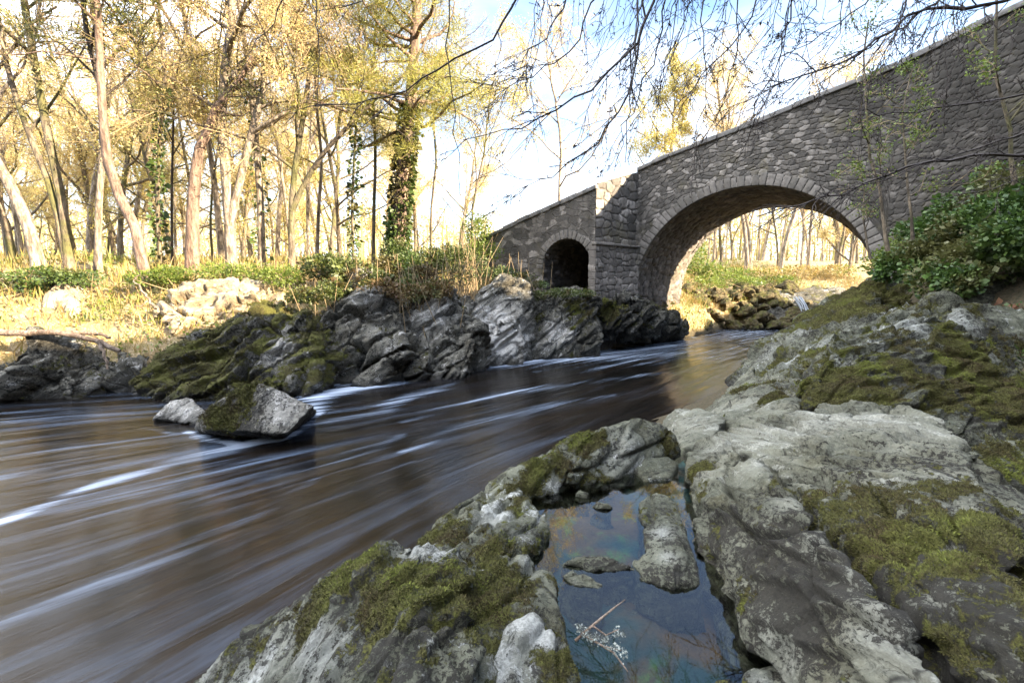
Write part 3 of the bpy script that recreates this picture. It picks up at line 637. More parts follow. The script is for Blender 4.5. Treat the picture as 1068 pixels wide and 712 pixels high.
def rock(name, hulls, mat, vox=0.03, smooth=3, strike=(0.3, -1, 0.1), amp=0.04, strata=0.03, chips=0.0, fs=1.0, moss=0.0, mossup=0.35, spots=(), pales=(), darks=(), tuft=0, seed=None, label=None, cat='rock', group=None, crack=0.02, tsize=0.02, bed=None):
    ROCKN[0] += 1; sd = ROCKN[0] * 17 if seed is None else seed
    me = voxels(hulls, vox, smooth); v, n = get_vn(me); B = basis(strike)
    q = (v @ B) * fs
    d = amp * fbm(v * 2.1 * fs, 4, sd)
    d += strata * (ridged(q * np.array([0.7, 4.0, 5.0]), 3, sd + 5) - 0.6) * 1.6
    d -= crack * sstep(0.93, 1.0, 1 - np.abs(vnoise(q * np.array([0.9, 2.3, 2.6]) + 5, sd + 11))) * 1.5
    bed = strata * 0.9 if bed is None else bed
    wp = 0.9 * fbm(v * 1.1 * fs, 3, sd + 60); t1 = q[:, 1] * 5.5 + q[:, 2] * 2.5 + wp * 1.6; t2 = q[:, 1] * 14 - q[:, 2] * 7 + wp * 3.5
    mk = sstep(-0.25, 0.25, fbm(v * 1.7 * fs + 9, 3, sd + 63)); saw = lambda t: np.minimum((t % 1.0) * 1.12, (1 - t % 1.0) * 9)
    d += bed * (saw(t1) - 0.5) * mk + 0.45 * bed * (saw(t2) - 0.5) * (1 - 0.5 * mk)
    if chips:
        f1, f2, idv = worley(q * np.array([1.0, 2.8, 3.2]), sd + 20)
        d += chips * (idv - 0.5) * sstep(0.0, 0.07, f2 - f1); d -= chips * 0.6 * (1 - sstep(0.0, 0.07, f2 - f1))
        f1, f2, idv = worley(q * np.array([2.6, 6.5, 7.2]), sd + 23)
        d += chips * 0.45 * (idv - 0.5) * sstep(0.0, 0.15, f2 - f1)
    d += 0.012 / fs * fbm(v * 13 * fs, 4, sd + 30, 0.6) + 0.016 / fs * (ridged(q * np.array([2.2, 9, 10]), 3, sd + 33) - 0.7)
    v2 = v + n * d[:, None]
    me.vertices.foreach_set('co', v2.astype(np.float32).ravel()); me.update()
    v2, n2 = get_vn(me)
    lowf = fbm(v2 * 1.6 * fs, 3, sd + 40)
    ms = moss + mossup * (n2[:, 2] - 0.5) + 0.42 * lowf
    ms = ms + 0.75 * fbm(v2 * 5 * fs, 4, sd + 43, 0.75) + 0.35 * fbm(v2 * 19 * fs, 3, sd + 47)
    pl = np.zeros(len(v2)); dk = np.zeros(len(v2))
    wob = 1 + 0.45 * fbm(v2 * 5 * fs, 3, sd + 50)
    mg = np.zeros(len(v2))
    for tgt, lst in (('m', spots), ('p', pales), ('d', darks)):
        for sp in lst:
            c, r, a = np.asarray(sp[0]), sp[1], sp[2]
            k = a * np.exp(-(np.linalg.norm(v2 - c, axis=1) * wob / r) ** 2)
            if tgt == 'm': mg = mg + k; dk = dk + 0.75 * np.exp(-(np.linalg.norm(v2 - c, axis=1) * wob / (r * 1.35)) ** 2)
            elif tgt == 'p': pl = pl + k; ms = ms - 0.7 * k
            else: dk = dk + k
    ms = ms + np.minimum(mg, 0.66) + (0.13 if mat is M_ROCK else 0.05)
    qa = me.attributes.new('q', 'FLOAT_VECTOR', 'POINT'); qa.data.foreach_set('vector', ((v2 @ B)).astype(np.float32).ravel())
    dk = np.clip(dk, 0, 1.1); attr(me, 'moss', ms); attr(me, 'pale', pl); attr(me, 'dark', dk)
    me.polygons.foreach_set('use_smooth', np.ones(len(me.polygons), bool)); me.name = name
    me.materials.clear()
    o = link(name, me, mat)
    if label: tag(o, label, cat, group)
    if tuft:
        tri = []; me.calc_loop_triangles(); t = np.empty(len(me.loop_triangles) * 3, np.int32); me.loop_triangles.foreach_get('vertices', t); t = t.reshape(-1, 3)
        r_ = np.random.default_rng(sd)
        a = v2[t[:, 0]]; b_ = v2[t[:, 1]]; c = v2[t[:, 2]]; ar = 0.5 * np.linalg.norm(np.cross(b_ - a, c - a), axis=1)
        mt = ms[t].mean(1) + 0.25 * fbm(a * 30, 2, 77); up = n2[t].mean(1)
        w = ar * sstep(0.40, 0.62, mt) * (a[:, 2] > -0.02) * (a[:, 2] < 4)
        # only the sides the place can be seen from
        w *= ((up * (np.array([0, 0, CAM_H]) - a)).sum(1) > -0.25 * np.linalg.norm(a, axis=1)); dist = np.linalg.norm(a - np.array([0, 0, CAM_H]), axis=1)
        N = int(min(tuft, w.sum() * 14000 * (0.02 / tsize) ** 2))
        if N > 60:
            k = r_.choice(len(t), N, p=w / w.sum()); r1, r2 = r_.random((2, N)); r1, r2 = np.where(r1 + r2 > 1, 1 - r1, r1), np.where(r1 + r2 > 1, 1 - r2, r2)
            C = a[k] + (b_ - a)[k] * r1[:, None] + (c - a)[k] * r2[:, None]; nn = up[k] / (np.linalg.norm(up[k], axis=1)[:, None] + 1e-9)
            C = C - nn * 0.004
            parts = [leaf_quads(C, tsize * 0.85 * r_.uniform(0.5, 1.4, N), r_, 0.2, 0.2, nn * 0.6) for _ in range(4)]
            V, F = merge(*parts)
            mo = link('moss', mesh('moss', V, F), M_MOSS, o)
    return o
def sp(px, pyy, z, r, a): return (G(px, pyy, z), r, a)
def sY(px, pyy, Y, r, a): return (P(px, pyy, Y), r, a)

# --- near left ridge, between the river and the pool
rock('boulder', [
    hull(g((170, 735, .45), (250, 668, .78), (312, 618, 1.0), (352, 588, 1.18), (398, 568, 1.30), (440, 561, 1.34), (478, 575, 1.30), (500, 610, 1.22), (300, 720, 1.08), (420, 690, 1.34), (490, 690, 1.26), (250, 760, .85), (400, 860, 1.3), (500, 860, 1.2)), -0.5, 0.12),
    hull(g((205, 700, .55), (310, 640, .98), (330, 700, 1.0), (300, 800, .9), (180, 760, .5)), -0.5, 0.2)],
    M_ROCK, 0.013, 2, (0.6, 1, 0.3), 0.04, 0.025, 0.05, 1.3, 0.0, 0.2,
    [sp(330, 640, 1.1, .16, .75), sp(280, 670, .9, .14, .6), sp(400, 610, 1.32, .2, .7), sp(450, 640, 1.33, .17, .5), sp(370, 590, 1.2, .12, .6), sp(500, 620, 1.2, .12, .6), sp(520, 660, 1.2, .12, .5), sp(250, 690, .7, .12, .4)],
    [sp(330, 670, 1.1, .09, 1.1), sp(270, 700, .9, .16, 1.0), sp(440, 568, 1.33, .10, 1.2), sp(350, 690, 1.15, .12, .9), sp(230, 700, .65, .12, .9)],
    [sp(440, 660, 1.33, .22, 1.0), sp(420, 620, 1.33, .18, .7)], tuft=90000, tsize=0.009, label='big foreground boulder with brown moss and white lichen dropping into the dark river')
rock('boulder', [
    hull(g((490, 590, 1.18), (520, 577, 1.17), (555, 580, 1.14), (580, 600, 1.1), (588, 640, 1.08), (590, 690, 1.05), (560, 760, 1.1), (470, 760, 1.2), (480, 640, 1.22)), 0.2, 0.05)],
    M_ROCK, 0.016, 4, (0.3, 1, 0.1), 0.04, 0.015, 0.03, 1.3, 0.12, 0.1,
    [sp(510, 600, 1.18, .16, .5), sp(480, 640, 1.2, .15, .5)], [sp(550, 590, 1.14, .05, .7)], [sp(520, 660, 1.15, .15, .4)], tuft=30000, tsize=0.009, label='rounded brownish boulder at the near left edge of the pool')
rock('boulder', [
    hull(g((530, 655, 1.17), (555, 638, 1.19), (580, 660, 1.16), (602, 700, 1.1), (610, 760, 1.05), (520, 760, 1.18), (510, 700, 1.17)), 0.2, 0.06)],
    M_ROCK, 0.014, 4, (0.3, 1, 0.1), 0.03, 0.015, 0.03, 1.4, -0.02, 0.1,
    [sp(590, 690, 1.1, .08, .5)], [sp(548, 650, 1.19, .08, 1.6), sp(522, 690, 1.17, .07, 1.3), sp(575, 665, 1.17, .05, 1.2)], [sp(560, 710, 1.17, .14, 1.2)], tuft=12000, tsize=0.008, label='small foreground rock splashed with white lichen at the bottom edge beside the pool')
rock('boulder', [
    hull(g((432, 565, 1.02), (460, 548, 1.08), (500, 527, 1.12), (535, 515, 1.12), (556, 522, 1.1), (574, 548, 1.06), (560, 568, 1.05), (510, 582, 1.1), (470, 580, 1.1)), 0.0, 0.06),
    hull(g((452, 550, .95), (500, 522, 1.0), (545, 512, 1.04), (520, 560, 1.1)), -0.2, 0.15)],
    M_ROCK, 0.015, 3, (0.5, 1, 0.2), 0.04, 0.02, 0.045, 1.3, 0.08, 0.2,
    [sp(455, 560, 1.08, .1, .4), sp(545, 520, 1.1, .08, .5), sp(520, 575, 1.08, .12, .5)], [sp(515, 535, 1.12, .09, 1.1), sp(540, 565, 1.06, .05, 1.0)], [sp(550, 555, 1.06, .1, 1.0)], tuft=24000, tsize=0.010, label='angular lichen-spotted boulder at the middle of the ridge left of the pool')
rock('boulder', [
    hull(g((500, 512, 1.0), (530, 492, 1.12), (560, 479, 1.18), (590, 470, 1.2), (605, 486, 1.14), (600, 508, 1.02), (560, 514, 1.02), (520, 520, 1.02)), -0.1, 0.08),
    hull(g((560, 480, 1.16), (600, 455, 1.24), (640, 441, 1.28), (672, 437, 1.28), (700, 446, 1.2), (706, 462, 1.1), (680, 478, 1.06), (640, 494, 1.04), (605, 505, 1.04), (590, 490, 1.15)), -0.1, 0.08),
    hull(g((470, 530, .75), (530, 490, .85), (600, 450, .95), (670, 433, 1.0), (600, 480, 1.0)), -0.4, 0.2)],
    M_ROCK, 0.017, 3, (0.7, 1, 0.3), 0.05, 0.02, 0.06, 1.1, 0.0, 0.2,
    [sp(560, 498, 1.12, .14, .8), sp(610, 458, 1.24, .14, .7), sp(632, 462, 1.2, .12, .6), sp(700, 462, 1.1, .14, .9), sp(585, 480, 1.16, .1, .3)], [sp(575, 508, 1.05, .1, .7), sp(650, 470, 1.15, .2, .5), sp(620, 490, 1.05, .1, .4)], [sp(600, 500, 1.0, .08, .5)], tuft=30000, tsize=0.011, label='long pale mossy rock between the river and the far side of the pool')
rock('stone', [hull(g((660, 489, 1.02), (672, 478, 1.08), (695, 475, 1.09), (708, 482, 1.05), (700, 496, 1.03), (672, 500, 1.02)), 0.8, 0.03)],
    M_ROCK, 0.014, 4, (1, 0.3, 0), 0.02, 0.006, 0.0, 1.6, -0.3, 0.1, label='smooth oval stone resting at the far end of the pool', cat='stone')
rock('stone', [hull(g((616, 528, 1.0), (622, 523, 1.03), (634, 525, 1.03), (641, 530, 1.0), (628, 532, 1.0)), 0.85, 0.01)], M_ROCK, 0.008, 2, (1, 0, 0), 0.006, 0.002, 0, 2.5, -0.3, 0.1, label='tiny dark stone just breaking the blue pool surface', cat='stone')
rock('stone', [hull(g((598, 514, 1.02), (606, 510, 1.05), (615, 513, 1.04), (608, 518, 1.01)), 0.85, 0.015)], M_ROCK, 0.009, 2, (1, 0, 0), 0.006, 0.002, 0, 2.5, -0.2, 0.1, label='little rounded pebble at the foot of the pale mossy rock', cat='stone')
# --- the stone islands of the pool
rock('stone', [
    hull(gi((665, 522, 1.04), (678, 512, 1.09), (694, 513, 1.1), (706, 525, 1.08), (704, 545, 1.08), (700, 565, 1.1), (712, 580, 1.12), (730, 600, 1.05), (728, 610, 1.02), (700, 608, 1.06), (678, 596, 1.06), (676, 574, 1.05), (682, 548, 1.05)), 0.75, 0.03),
    hull(gi((678, 596, 1.04), (700, 585, 1.12), (715, 590, 1.1), (732, 606, 1.02), (690, 610, 1.03), (664, 600, 1.02)), 0.75, 0.03),
    hull(gi((660, 585, 1.02), (680, 570, 1.06), (700, 580, 1.08), (670, 596, 1.03)), 0.75, 0.03)],
    M_ROCK, 0.011, 3, (0.2, 1, 0.1), 0.012, 0.006, 0.012, 2.0, -0.2, 0.1,
    [sp(708, 594, 1.12, .07, 1.1), sp(690, 520, 1.1, .04, .4)], [sp(690, 555, 1.05, .07, .9), sp(697, 580, 1.06, .05, .8)], [sp(700, 605, 1.05, .1, 1.2), sp(712, 570, 1.05, .05, .8)], tuft=5000, tsize=0.012, label='long bone-shaped stone island rising in the middle of the pool', cat='stone')
rock('stone', [hull(gi((585, 588, 1.02), (600, 580, 1.05), (625, 577, 1.06), (640, 582, 1.04), (664, 590, 1.03), (640, 594, 1.02), (610, 592, 1.02)), 0.8, 0.02)],
    M_ROCK, 0.01, 2, (1, 0.2, 0), 0.012, 0.006, 0.014, 2.0, -0.1, 0.1, [], [], [sp(640, 588, 1.03, .08, .8)], label='low flat dark ledge joining the stone island in the pool', cat='stone')
rock('stone', [hull(gi((586, 600, 1.02), (597, 593, 1.07), (612, 596, 1.05), (630, 608, 1.02), (625, 616, 1.0), (600, 610, 1.02)), 0.8, 0.02)],
    M_ROCK, 0.01, 2, (1, -0.2, 0), 0.012, 0.006, 0.014, 2.0, -0.2, 0.1, [], [sp(596, 600, 1.06, .04, 1.2)], [], label='small wedge of pale stone by the round boulder in the pool', cat='stone')
rock('stone', [hull(gi((773, 700, 1.03), (784, 690, 1.08), (806, 694, 1.08), (815, 720, 1.05), (800, 760, 1.04), (775, 730, 1.03)), 0.75, 0.02)], M_ROCK, 0.011, 3, (0.3, 1, 0), 0.02, 0.006, 0, 2, 0.1, 0.1, [], [sp(795, 700, 1.07, .06, 1.0)], [], label='pale rough stone at the bottom end of the pool', cat='stone')
rock('stone', [hull(gi((735, 712, 1.01), (748, 704, 1.05), (764, 706, 1.04), (770, 730, 1.02), (738, 740, 1.0)), 0.75, 0.02)], M_ROCK, 0.011, 3, (0.3, 1, 0), 0.015, 0.006, 0, 2, -0.1, 0.1, [], [], [sp(750, 710, 1.04, .1, 1)], label='dark stone cut by the bottom edge of the picture', cat='stone')

# --- the pale slab right of the pool: layered ridges running towards the viewer
ridgeA = g((716, 474, 1.10), (724, 500, 1.14), (740, 545, 1.14), (762, 600, 1.13), (785, 650, 1.12), (815, 710, 1.1), (850, 790, 1.1), (732, 462, 1.16), (760, 470, 1.30), (795, 488, 1.40), (828, 528, 1.43), (860, 570, 1.45), (910, 620, 1.46), (960, 680, 1.46), (1000, 740, 1.45), (990, 800, 1.4))
ridgeB = g((800, 480, 1.30), (835, 500, 1.36), (860, 515, 1.40), (900, 545, 1.42), (940, 590, 1.43), (990, 650, 1.44), (1040, 720, 1.44), (1080, 790, 1.4), (840, 530, 1.3), (960, 670, 1.3), (1100, 720, 1.4))
top = g((725, 460, 1.18), (745, 450, 1.26), (780, 440, 1.34), (820, 431, 1.42), (860, 425, 1.47), (900, 420, 1.52), (940, 420, 1.56), (962, 428, 1.58), (990, 440, 1.58), (1008, 465, 1.58), (860, 490, 1.42), (930, 500, 1.52), (800, 478, 1.36), (760, 472, 1.24))
ridgeC = g((860, 492, 1.42), (930, 490, 1.54), (1000, 466, 1.58), (1022, 500, 1.58), (1040, 540, 1.58), (1058, 590, 1.57), (1075, 650, 1.55), (1100, 740, 1.5), (930, 560, 1.45), (980, 600, 1.46), (1040, 690, 1.46))
ridgeD = g((1000, 470, 1.5), (1060, 520, 1.42), (1130, 560, 1.3), (1200, 700, 1.2), (1080, 680, 1.48), (1040, 540, 1.54))
rock('rock_slab', [hull(ridgeA, 0.5, 0.03), hull(ridgeB, 0.6, 0.02), hull(top, 0.5, 0.05), hull(ridgeC, 0.6, 0.02), hull(ridgeD, 0.5, 0.05)],
    M_SLAB, 0.0125, 2, (0.30, -1, 0.03), 0.03, 0.035, 0.05, 1.3, -0.02, 0.12,
    [sp(722, 490, 1.15, .10, .9), sp(728, 520, 1.13, .07, .7), sp(775, 620, 1.12, .10, .9), sp(745, 560, 1.12, .08, .5), sp(850, 510, 1.42, .14, .75), sp(900, 520, 1.47, .2, .9), sp(950, 560, 1.46, .2, .8), sp(900, 560, 1.44, .16, .6), sp(985, 600, 1.46, .2, .8), sp(930, 620, 1.44, .14, .7), sp(1040, 520, 1.56, .2, .9), sp(1060, 580, 1.55, .22, .8), sp(1060, 640, 1.5, .22, .7), sp(1000, 660, 1.46, .14, .5), sp(890, 485, 1.5, .1, .4)],
    [sp(790, 450, 1.36, .28, .75), sp(850, 445, 1.44, .30, .8), sp(910, 440, 1.52, .30, .8), sp(960, 450, 1.57, .22, .7), sp(750, 465, 1.26, .16, .7), sp(790, 490, 1.38, .10, .8), sp(825, 525, 1.43, .08, .9), sp(855, 565, 1.45, .08, .9), sp(890, 600, 1.46, .09, .9), sp(930, 650, 1.46, .10, .8), sp(965, 695, 1.46, .12, .7), sp(1000, 540, 1.52, .08, 1.2), sp(1003, 580, 1.5, .05, 1.4), sp(900, 650, 1.46, .10, .5), sp(825, 690, 1.15, .10, .9), sp(800, 660, 1.15, .06, .7), sp(985, 630, 1.46, .06, 1.3), sp(740, 500, 1.15, .07, .8), sp(1000, 500, 1.56, .1, .6)],
    [sp(770, 545, 1.2, .16, .9), sp(795, 590, 1.25, .18, 1.0), sp(820, 625, 1.28, .16, 1.0), sp(760, 510, 1.2, .10, .7), sp(850, 660, 1.3, .15, .8), sp(850, 540, 1.38, .09, 1.1), sp(885, 580, 1.42, .09, 1.1), sp(930, 620, 1.43, .1, 1.0), sp(940, 520, 1.5, .14, .9), sp(970, 490, 1.55, .12, .7), sp(960, 560, 1.48, .16, .9), sp(1000, 620, 1.46, .14, .9), sp(1050, 660, 1.5, .2, .7)], tuft=190000, tsize=0.0085, crack=0.05, label='huge pale layered rock slab with yellow moss on the right of the pool', cat='rock')
# --- rocks between the slab and the river, and the mossy slope below the bridge
rock('rock', [hull(g((690, 438, .85), (704, 426, .95), (722, 424, .98), (742, 430, .98), (758, 436, 1.0), (745, 452, 1.0), (728, 462, .98), (712, 466, .95), (698, 455, .9)), -0.2, 0.1)],
    M_SLAB, 0.022, 2, (1, 0.6, 0.1), 0.03, 0.01, 0.03, 1.3, -0.35, 0.1, [], [sp(720, 440, .97, .4, .6)], label='low pale rock at the water edge just beyond the pool')
rock('rock', [hull(g((735, 428, .7), (770, 405, .85), (800, 390, 1.0), (840, 395, 1.1), (830, 430, 1.1), (790, 440, 1.05), (750, 440, .95)), -0.2, 0.15),
              hull(g((745, 420, .6), (765, 398, .6), (785, 385, .7), (800, 410, 1.0)), -0.3, 0.15)],
    M_SLAB, 0.03, 3, (1, 0.7, 0.35), 0.05, 0.03, 0.04, 0.9, -0.1, 0.2, [sp(800, 400, 1.0, .3, .4)], [sp(770, 425, .95, .4, .5)], tuft=4000, tsize=0.03, label='grey broken rock shelf below the mossy slope by the water')
rock('stone', [hull(g((785, 432, .98), (795, 414, 1.12), (812, 407, 1.16), (828, 414, 1.12), (834, 432, 1.0), (808, 438, 1.0)), 0.6, 0.04)], M_ROCK, 0.02, 4, (1, 0.5, 0.2), 0.03, 0.01, 0, 1.3, 0.6, 0.2, tuft=30000, tsize=0.014, label='cushion of brown moss on a small hump beyond the slab', cat='stone')
rock('outcrop', [
    hull(py((838, 420, 4.6), (850, 382, 5.0), (880, 362, 5.3), (925, 345, 5.6), (962, 326, 5.8), (985, 333, 5.8), (1010, 360, 5.4), (1068, 400, 4.9), (1140, 450, 4.5), (1150, 490, 4.0), (1060, 470, 4.0), (1000, 450, 4.1), (940, 436, 4.2), (880, 428, 4.4)), 0.6, 0.1),
    hull(py((832, 400, 5.2), (870, 350, 5.9), (920, 333, 6.2), (965, 322, 6.2), (960, 350, 5.6), (880, 390, 5.0)), 0.6, 0.1)],
    M_ROCK, 0.022, 2, (1, 0.25, 0.42), 0.08, 0.08, 0.09, 0.9, 0.05, 0.25,
    [sY(890, 400, 4.9, .5, .9), sY(935, 375, 5.3, .25, .6), sY(985, 355, 5.5, .3, .6), sY(1040, 415, 4.8, .4, .7), sY(860, 420, 4.7, .3, .5), sY(930, 410, 4.8, .4, .6), sY(1000, 380, 5.1, .35, .5), sY(1000, 420, 4.6, .35, .5), sY(1050, 440, 4.4, .3, .6)],
    [sY(950, 350, 5.6, .25, 1.3), sY(915, 365, 5.4, .16, 1.0), sY(945, 395, 5.0, .16, 1.4), sY(870, 385, 5.2, .2, .5), sY(1040, 420, 4.6, .3, .3)], [sY(890, 415, 4.8, .3, .5)], tuft=90000, tsize=0.014, label='big mossy dome of rock rising behind the pale slab')
rock('outcrop', [
    hull(py((770, 398, 10.4), (800, 354, 11.4), (842, 326, 11.2), (880, 304, 11.4), (920, 286, 11.6), (960, 290, 11.0), (960, 330, 8.5), (900, 350, 7.6), (840, 385, 7.6), (780, 412, 8.6)), -0.3, 0.2),
    hull(py((800, 400, 7.5), (840, 370, 7.8), (880, 345, 8.0), (930, 318, 8.2), (985, 310, 7.6), (1000, 340, 6.6), (900, 370, 6.2), (830, 405, 6.6)), -0.3, 0.2),
    hull(py((762, 396, 11.0), (775, 380, 11.4), (800, 352, 12.0), (800, 385, 10.0), (775, 402, 9.9)), -0.4, 0.1)],
    M_ROCK, 0.045, 2, (1, 0.5, 0.5), 0.16, 0.16, 0.20, 0.6, 0.12, 0.35,
    [sY(840, 345, 11, .5, .6), sY(865, 335, 9.5, .5, .6), sY(895, 312, 10, .7, .7), sY(915, 300, 10.5, .8, .7), sY(850, 380, 7.7, .4, .4), sY(930, 330, 8.2, .5, .4)],
    [sY(805, 372, 10, .5, .6), sY(900, 345, 8, .3, 1.0), sY(860, 365, 8, .3, .8), sY(930, 320, 8.2, .25, 1.0), sY(850, 352, 9.5, .3, .9), sY(880, 330, 10, .25, .8), sY(830, 375, 8.5, .3, .9), sY(960, 318, 8, .25, 1)], [sY(775, 390, 10.4, .6, 1.0)], tuft=60000, tsize=0.022, crack=0.05, label='long mossy rock slope running from the river up to the bridge foot')
rock('boulder', [hull(py((985, 325, 6.3), (1010, 316, 6.5), (1050, 318, 6.6), (1100, 330, 6.6), (1110, 380, 6.0), (1068, 392, 5.7), (1030, 372, 5.7), (1000, 345, 5.9)), 1.0, 0.05)],
    M_ROCK, 0.03, 4, (1, 0.3, 0.1), 0.06, 0.02, 0.02, 0.9, 0.06, 0.1, [sY(1060, 350, 5.8, .4, .3)], [sY(1000, 325, 6.1, .2, 1.4), sY(1030, 335, 5.9, .2, 1.2), sY(1040, 365, 5.7, .12, 1.4)], [sY(1068, 360, 5.8, .3, 1)], tuft=5000, tsize=0.025, label='dark boulder with white lichen blotches at the right edge under the brambles')
rock('boulder', [hull(py((1000, 300, 7.6), (1030, 285, 7.8), (1080, 280, 8.0), (1130, 300, 7.8), (1130, 345, 7.2), (1060, 340, 7.2), (1010, 330, 7.2)), 1.2, 0.1)],
    M_ROCK, 0.04, 3, (1, 0.3, 0.1), 0.08, 0.03, 0.05, 0.7, 0.0, 0.1, [], [], [sY(1040, 310, 7.5, .6, .8)], label='dull grey rock half hidden under the bramble thicket')
rock('rock', [hull(py((1000, 470, 3.7), (1030, 458, 3.9), (1090, 455, 4.0), (1120, 480, 3.8), (1120, 520, 3.4), (1060, 500, 3.5), (1015, 490, 3.5)), 0.6, 0.05)], M_ROCK, 0.025, 3, (1, -0.2, 0.1), 0.04, 0.02, 0.01, 1, 0.1, 0.2, [sY(1060, 480, 3.7, .25, .5)], tuft=8000, tsize=0.018, label='low greenish rock shelf right behind the slab')

# --- boulders standing in the river
rock('boulder', [np.concatenate([py((268, 397, 6.75), (206, 436, 6.5), (232, 415, 6.7), (326, 424, 6.55), (300, 452, 6.25), (285, 405, 6.75), (215, 448, 6.35)), g((204, 454, -.3), (250, 462, -.3), (296, 458, -.3), (330, 432, -.3), (290, 425, -.3), (215, 430, -.3)), py((275, 402, 7.4), (310, 428, 7.5), (225, 430, 7.4))])],
    M_BANK, 0.025, 2, (0.6, 0.2, 1), 0.03, 0.02, 0.02, 1.2, -0.1, 0.1,
    [sY(235, 432, 6.5, .35, .75), sY(255, 412, 6.65, .25, .5), sY(265, 440, 6.35, .25, .3)], [sY(295, 425, 6.5, .35, .8)], [sY(240, 440, 6.4, .5, .8)], tuft=9000, tsize=0.028, label='pyramid-shaped boulder in the river with one mossy dark side and one pale side')
rock('boulder', [np.concatenate([py((160, 436, 7.6), (178, 418, 7.8), (198, 415, 7.9), (214, 428, 7.7), (205, 442, 7.4)), g((158, 446, -.3), (190, 450, -.3), (216, 440, -.3), (180, 432, -.3))])],
    M_BANK, 0.022, 3, (0.6, 0.2, 1), 0.03, 0.015, 0.02, 1.2, -0.4, 0.1, [], [sY(190, 428, 7.6, .4, .8)], label='small pale grey boulder in the river left of the pyramid boulder')

# --- outcrops of the far bank
def bankrock(label, pts, Y0, zb=-0.4, back=1.6, **kw):
    f_ = py(*[(a, c, Y0 + dy) for a, c, dy in pts]); bk = f_.copy(); bk[:, 1] += back; bk[:, 0] += bk[:, 0] / Y0 * back * 0.3
    lo = f_.copy(); lo[:, 2] = zb; lo[:, 1] -= 0.15; lb = bk.copy(); lb[:, 2] = zb
    return np.concatenate([f_, bk, lo, lb])
SK = (0.75, 0.3, 0.6)
def outcrop(label, hs, **kw):
    a = dict(mat=M_BANK, vox=0.045, smooth=1, strike=SK, amp=0.30, strata=0.11, chips=0.40, fs=0.62, moss=0.42, mossup=0.45, tuft=9000, tsize=0.045, crack=0.06); a.update(kw)
    rock('outcrop', hs, label=label, **a)
outcrop('dark lichen-streaked outcrop at the left edge of the far bank', [bankrock('', [(-40, 378, .4), (0, 368, .3), (35, 360, .3), (60, 372, .2), (78, 396, 0), (70, 408, -.1), (0, 402, -.2), (-40, 405, -.2)], 9.2)], moss=0.12)
outcrop('low broken rocks in the gap left of the big mossy outcrop', [bankrock('', [(82, 398, .2), (100, 382, .5), (125, 376, .6), (150, 384, .4), (160, 402, 0), (120, 408, -.1)], 9.6, back=1.0), bankrock('', [(60, 400, .3), (90, 392, .5), (100, 408, 0)], 9.5, back=.8)], moss=0.05)
outcrop('big dark mossy outcrop on the far bank with white specks', [bankrock('', [(140, 398, .1), (165, 372, .5), (200, 345, .9), (240, 325, 1.2), (275, 322, 1.2), (320, 330, 1.0), (335, 360, .6), (320, 395, .1), (250, 405, -.1), (180, 410, -.2)], 9.4, back=1.8)], moss=0.60, spots=[sY(200, 380, 9.6, 1.0, .3)], pales=[sY(290, 370, 9.8, .5, .6), sY(290, 345, 10, .3, .5)])
outcrop('jagged grey outcrop of upright layers in the middle of the far bank', [
    bankrock('', [(315, 345, .3), (345, 318, .8), (370, 312, .9), (392, 300, 1.2), (412, 320, 1.0), (420, 360, .3), (400, 388, 0), (350, 398, -.4), (318, 400, -.7)], 10.7),
    bankrock('', [(320, 370, .1), (350, 340, .5), (395, 345, .6), (405, 390, .1), (350, 402, -.3)], 10.5),
    bankrock('', [(345, 300, 1.6), (375, 285, 2.0), (400, 290, 2.0), (410, 310, 1.5), (360, 315, 1.3)], 10.8)], moss=0.02, pales=[sY(390, 310, 11.8, .4, .8)])
outcrop('rubbly pinkish grey outcrop under the bushes of the far bank', [
    bankrock('', [(405, 335, .6), (430, 312, 1.0), (465, 305, 1.1), (490, 318, 1.0), (500, 345, .6), (480, 375, .1), (430, 383, -.3), (405, 388, -.5)], 11.6),
    bankrock('', [(412, 360, .2), (440, 352, .4), (490, 352, .4), (492, 374, .1), (430, 384, -.3)], 11.3)], moss=-0.02, pales=[sY(450, 330, 12.2, .6, .5)])
outcrop('large smooth pale outcrop with a clean face left of the flood arch', [
    bankrock('', [(482, 330, .4), (500, 302, .9), (525, 289, 1.2), (548, 298, 1.2), (556, 320, .9), (546, 362, .3), (500, 372, -.1), (482, 368, -.2)], 12.9),
    bankrock('', [(520, 335, .0), (545, 325, .2), (549, 360, .1), (505, 372, -.2)], 13.0)], moss=-0.18, chips=0.16, strata=0.10, amp=.16, pales=[sY(525, 345, 13.2, .9, .9)])
outcrop('slanting pale slab of rock leaning below the flood arch', [bankrock('', [(548, 325, .6), (562, 306, 1.0), (600, 302, 1.3), (626, 310, 1.2), (625, 328, .9), (600, 345, .5), (572, 360, .2), (550, 362, .1)], 13.7)], moss=0.05, chips=0.16, strata=0.10, amp=.16, spots=[sY(605, 315, 14.5, .7, .5)], pales=[sY(580, 345, 13.9, .5, .8)])
outcrop('dark wet rock footing under the bridge pier', [
    np.concatenate([py((608, 318, 14.8), (640, 312, 15.3), (665, 310, 15.8), (690, 318, 16.6), (705, 330, 17.6), (715, 340, 18.5), (690, 340, 16.4), (640, 345, 15.0)), g((600, 364, -.4), (640, 366, -.4), (690, 364, -.4), (722, 352, -.4)), np.array([[3.5, 18.5, -.4], [6.5, 20, -.4], [5, 19, 1.6]])])], moss=0.1, amp=0.16, spots=[sY(625, 325, 15, .6, .5), sY(640, 320, 15.3, .5, .4)], darks=[sY(660, 345, 15.6, 1.5, .6)])
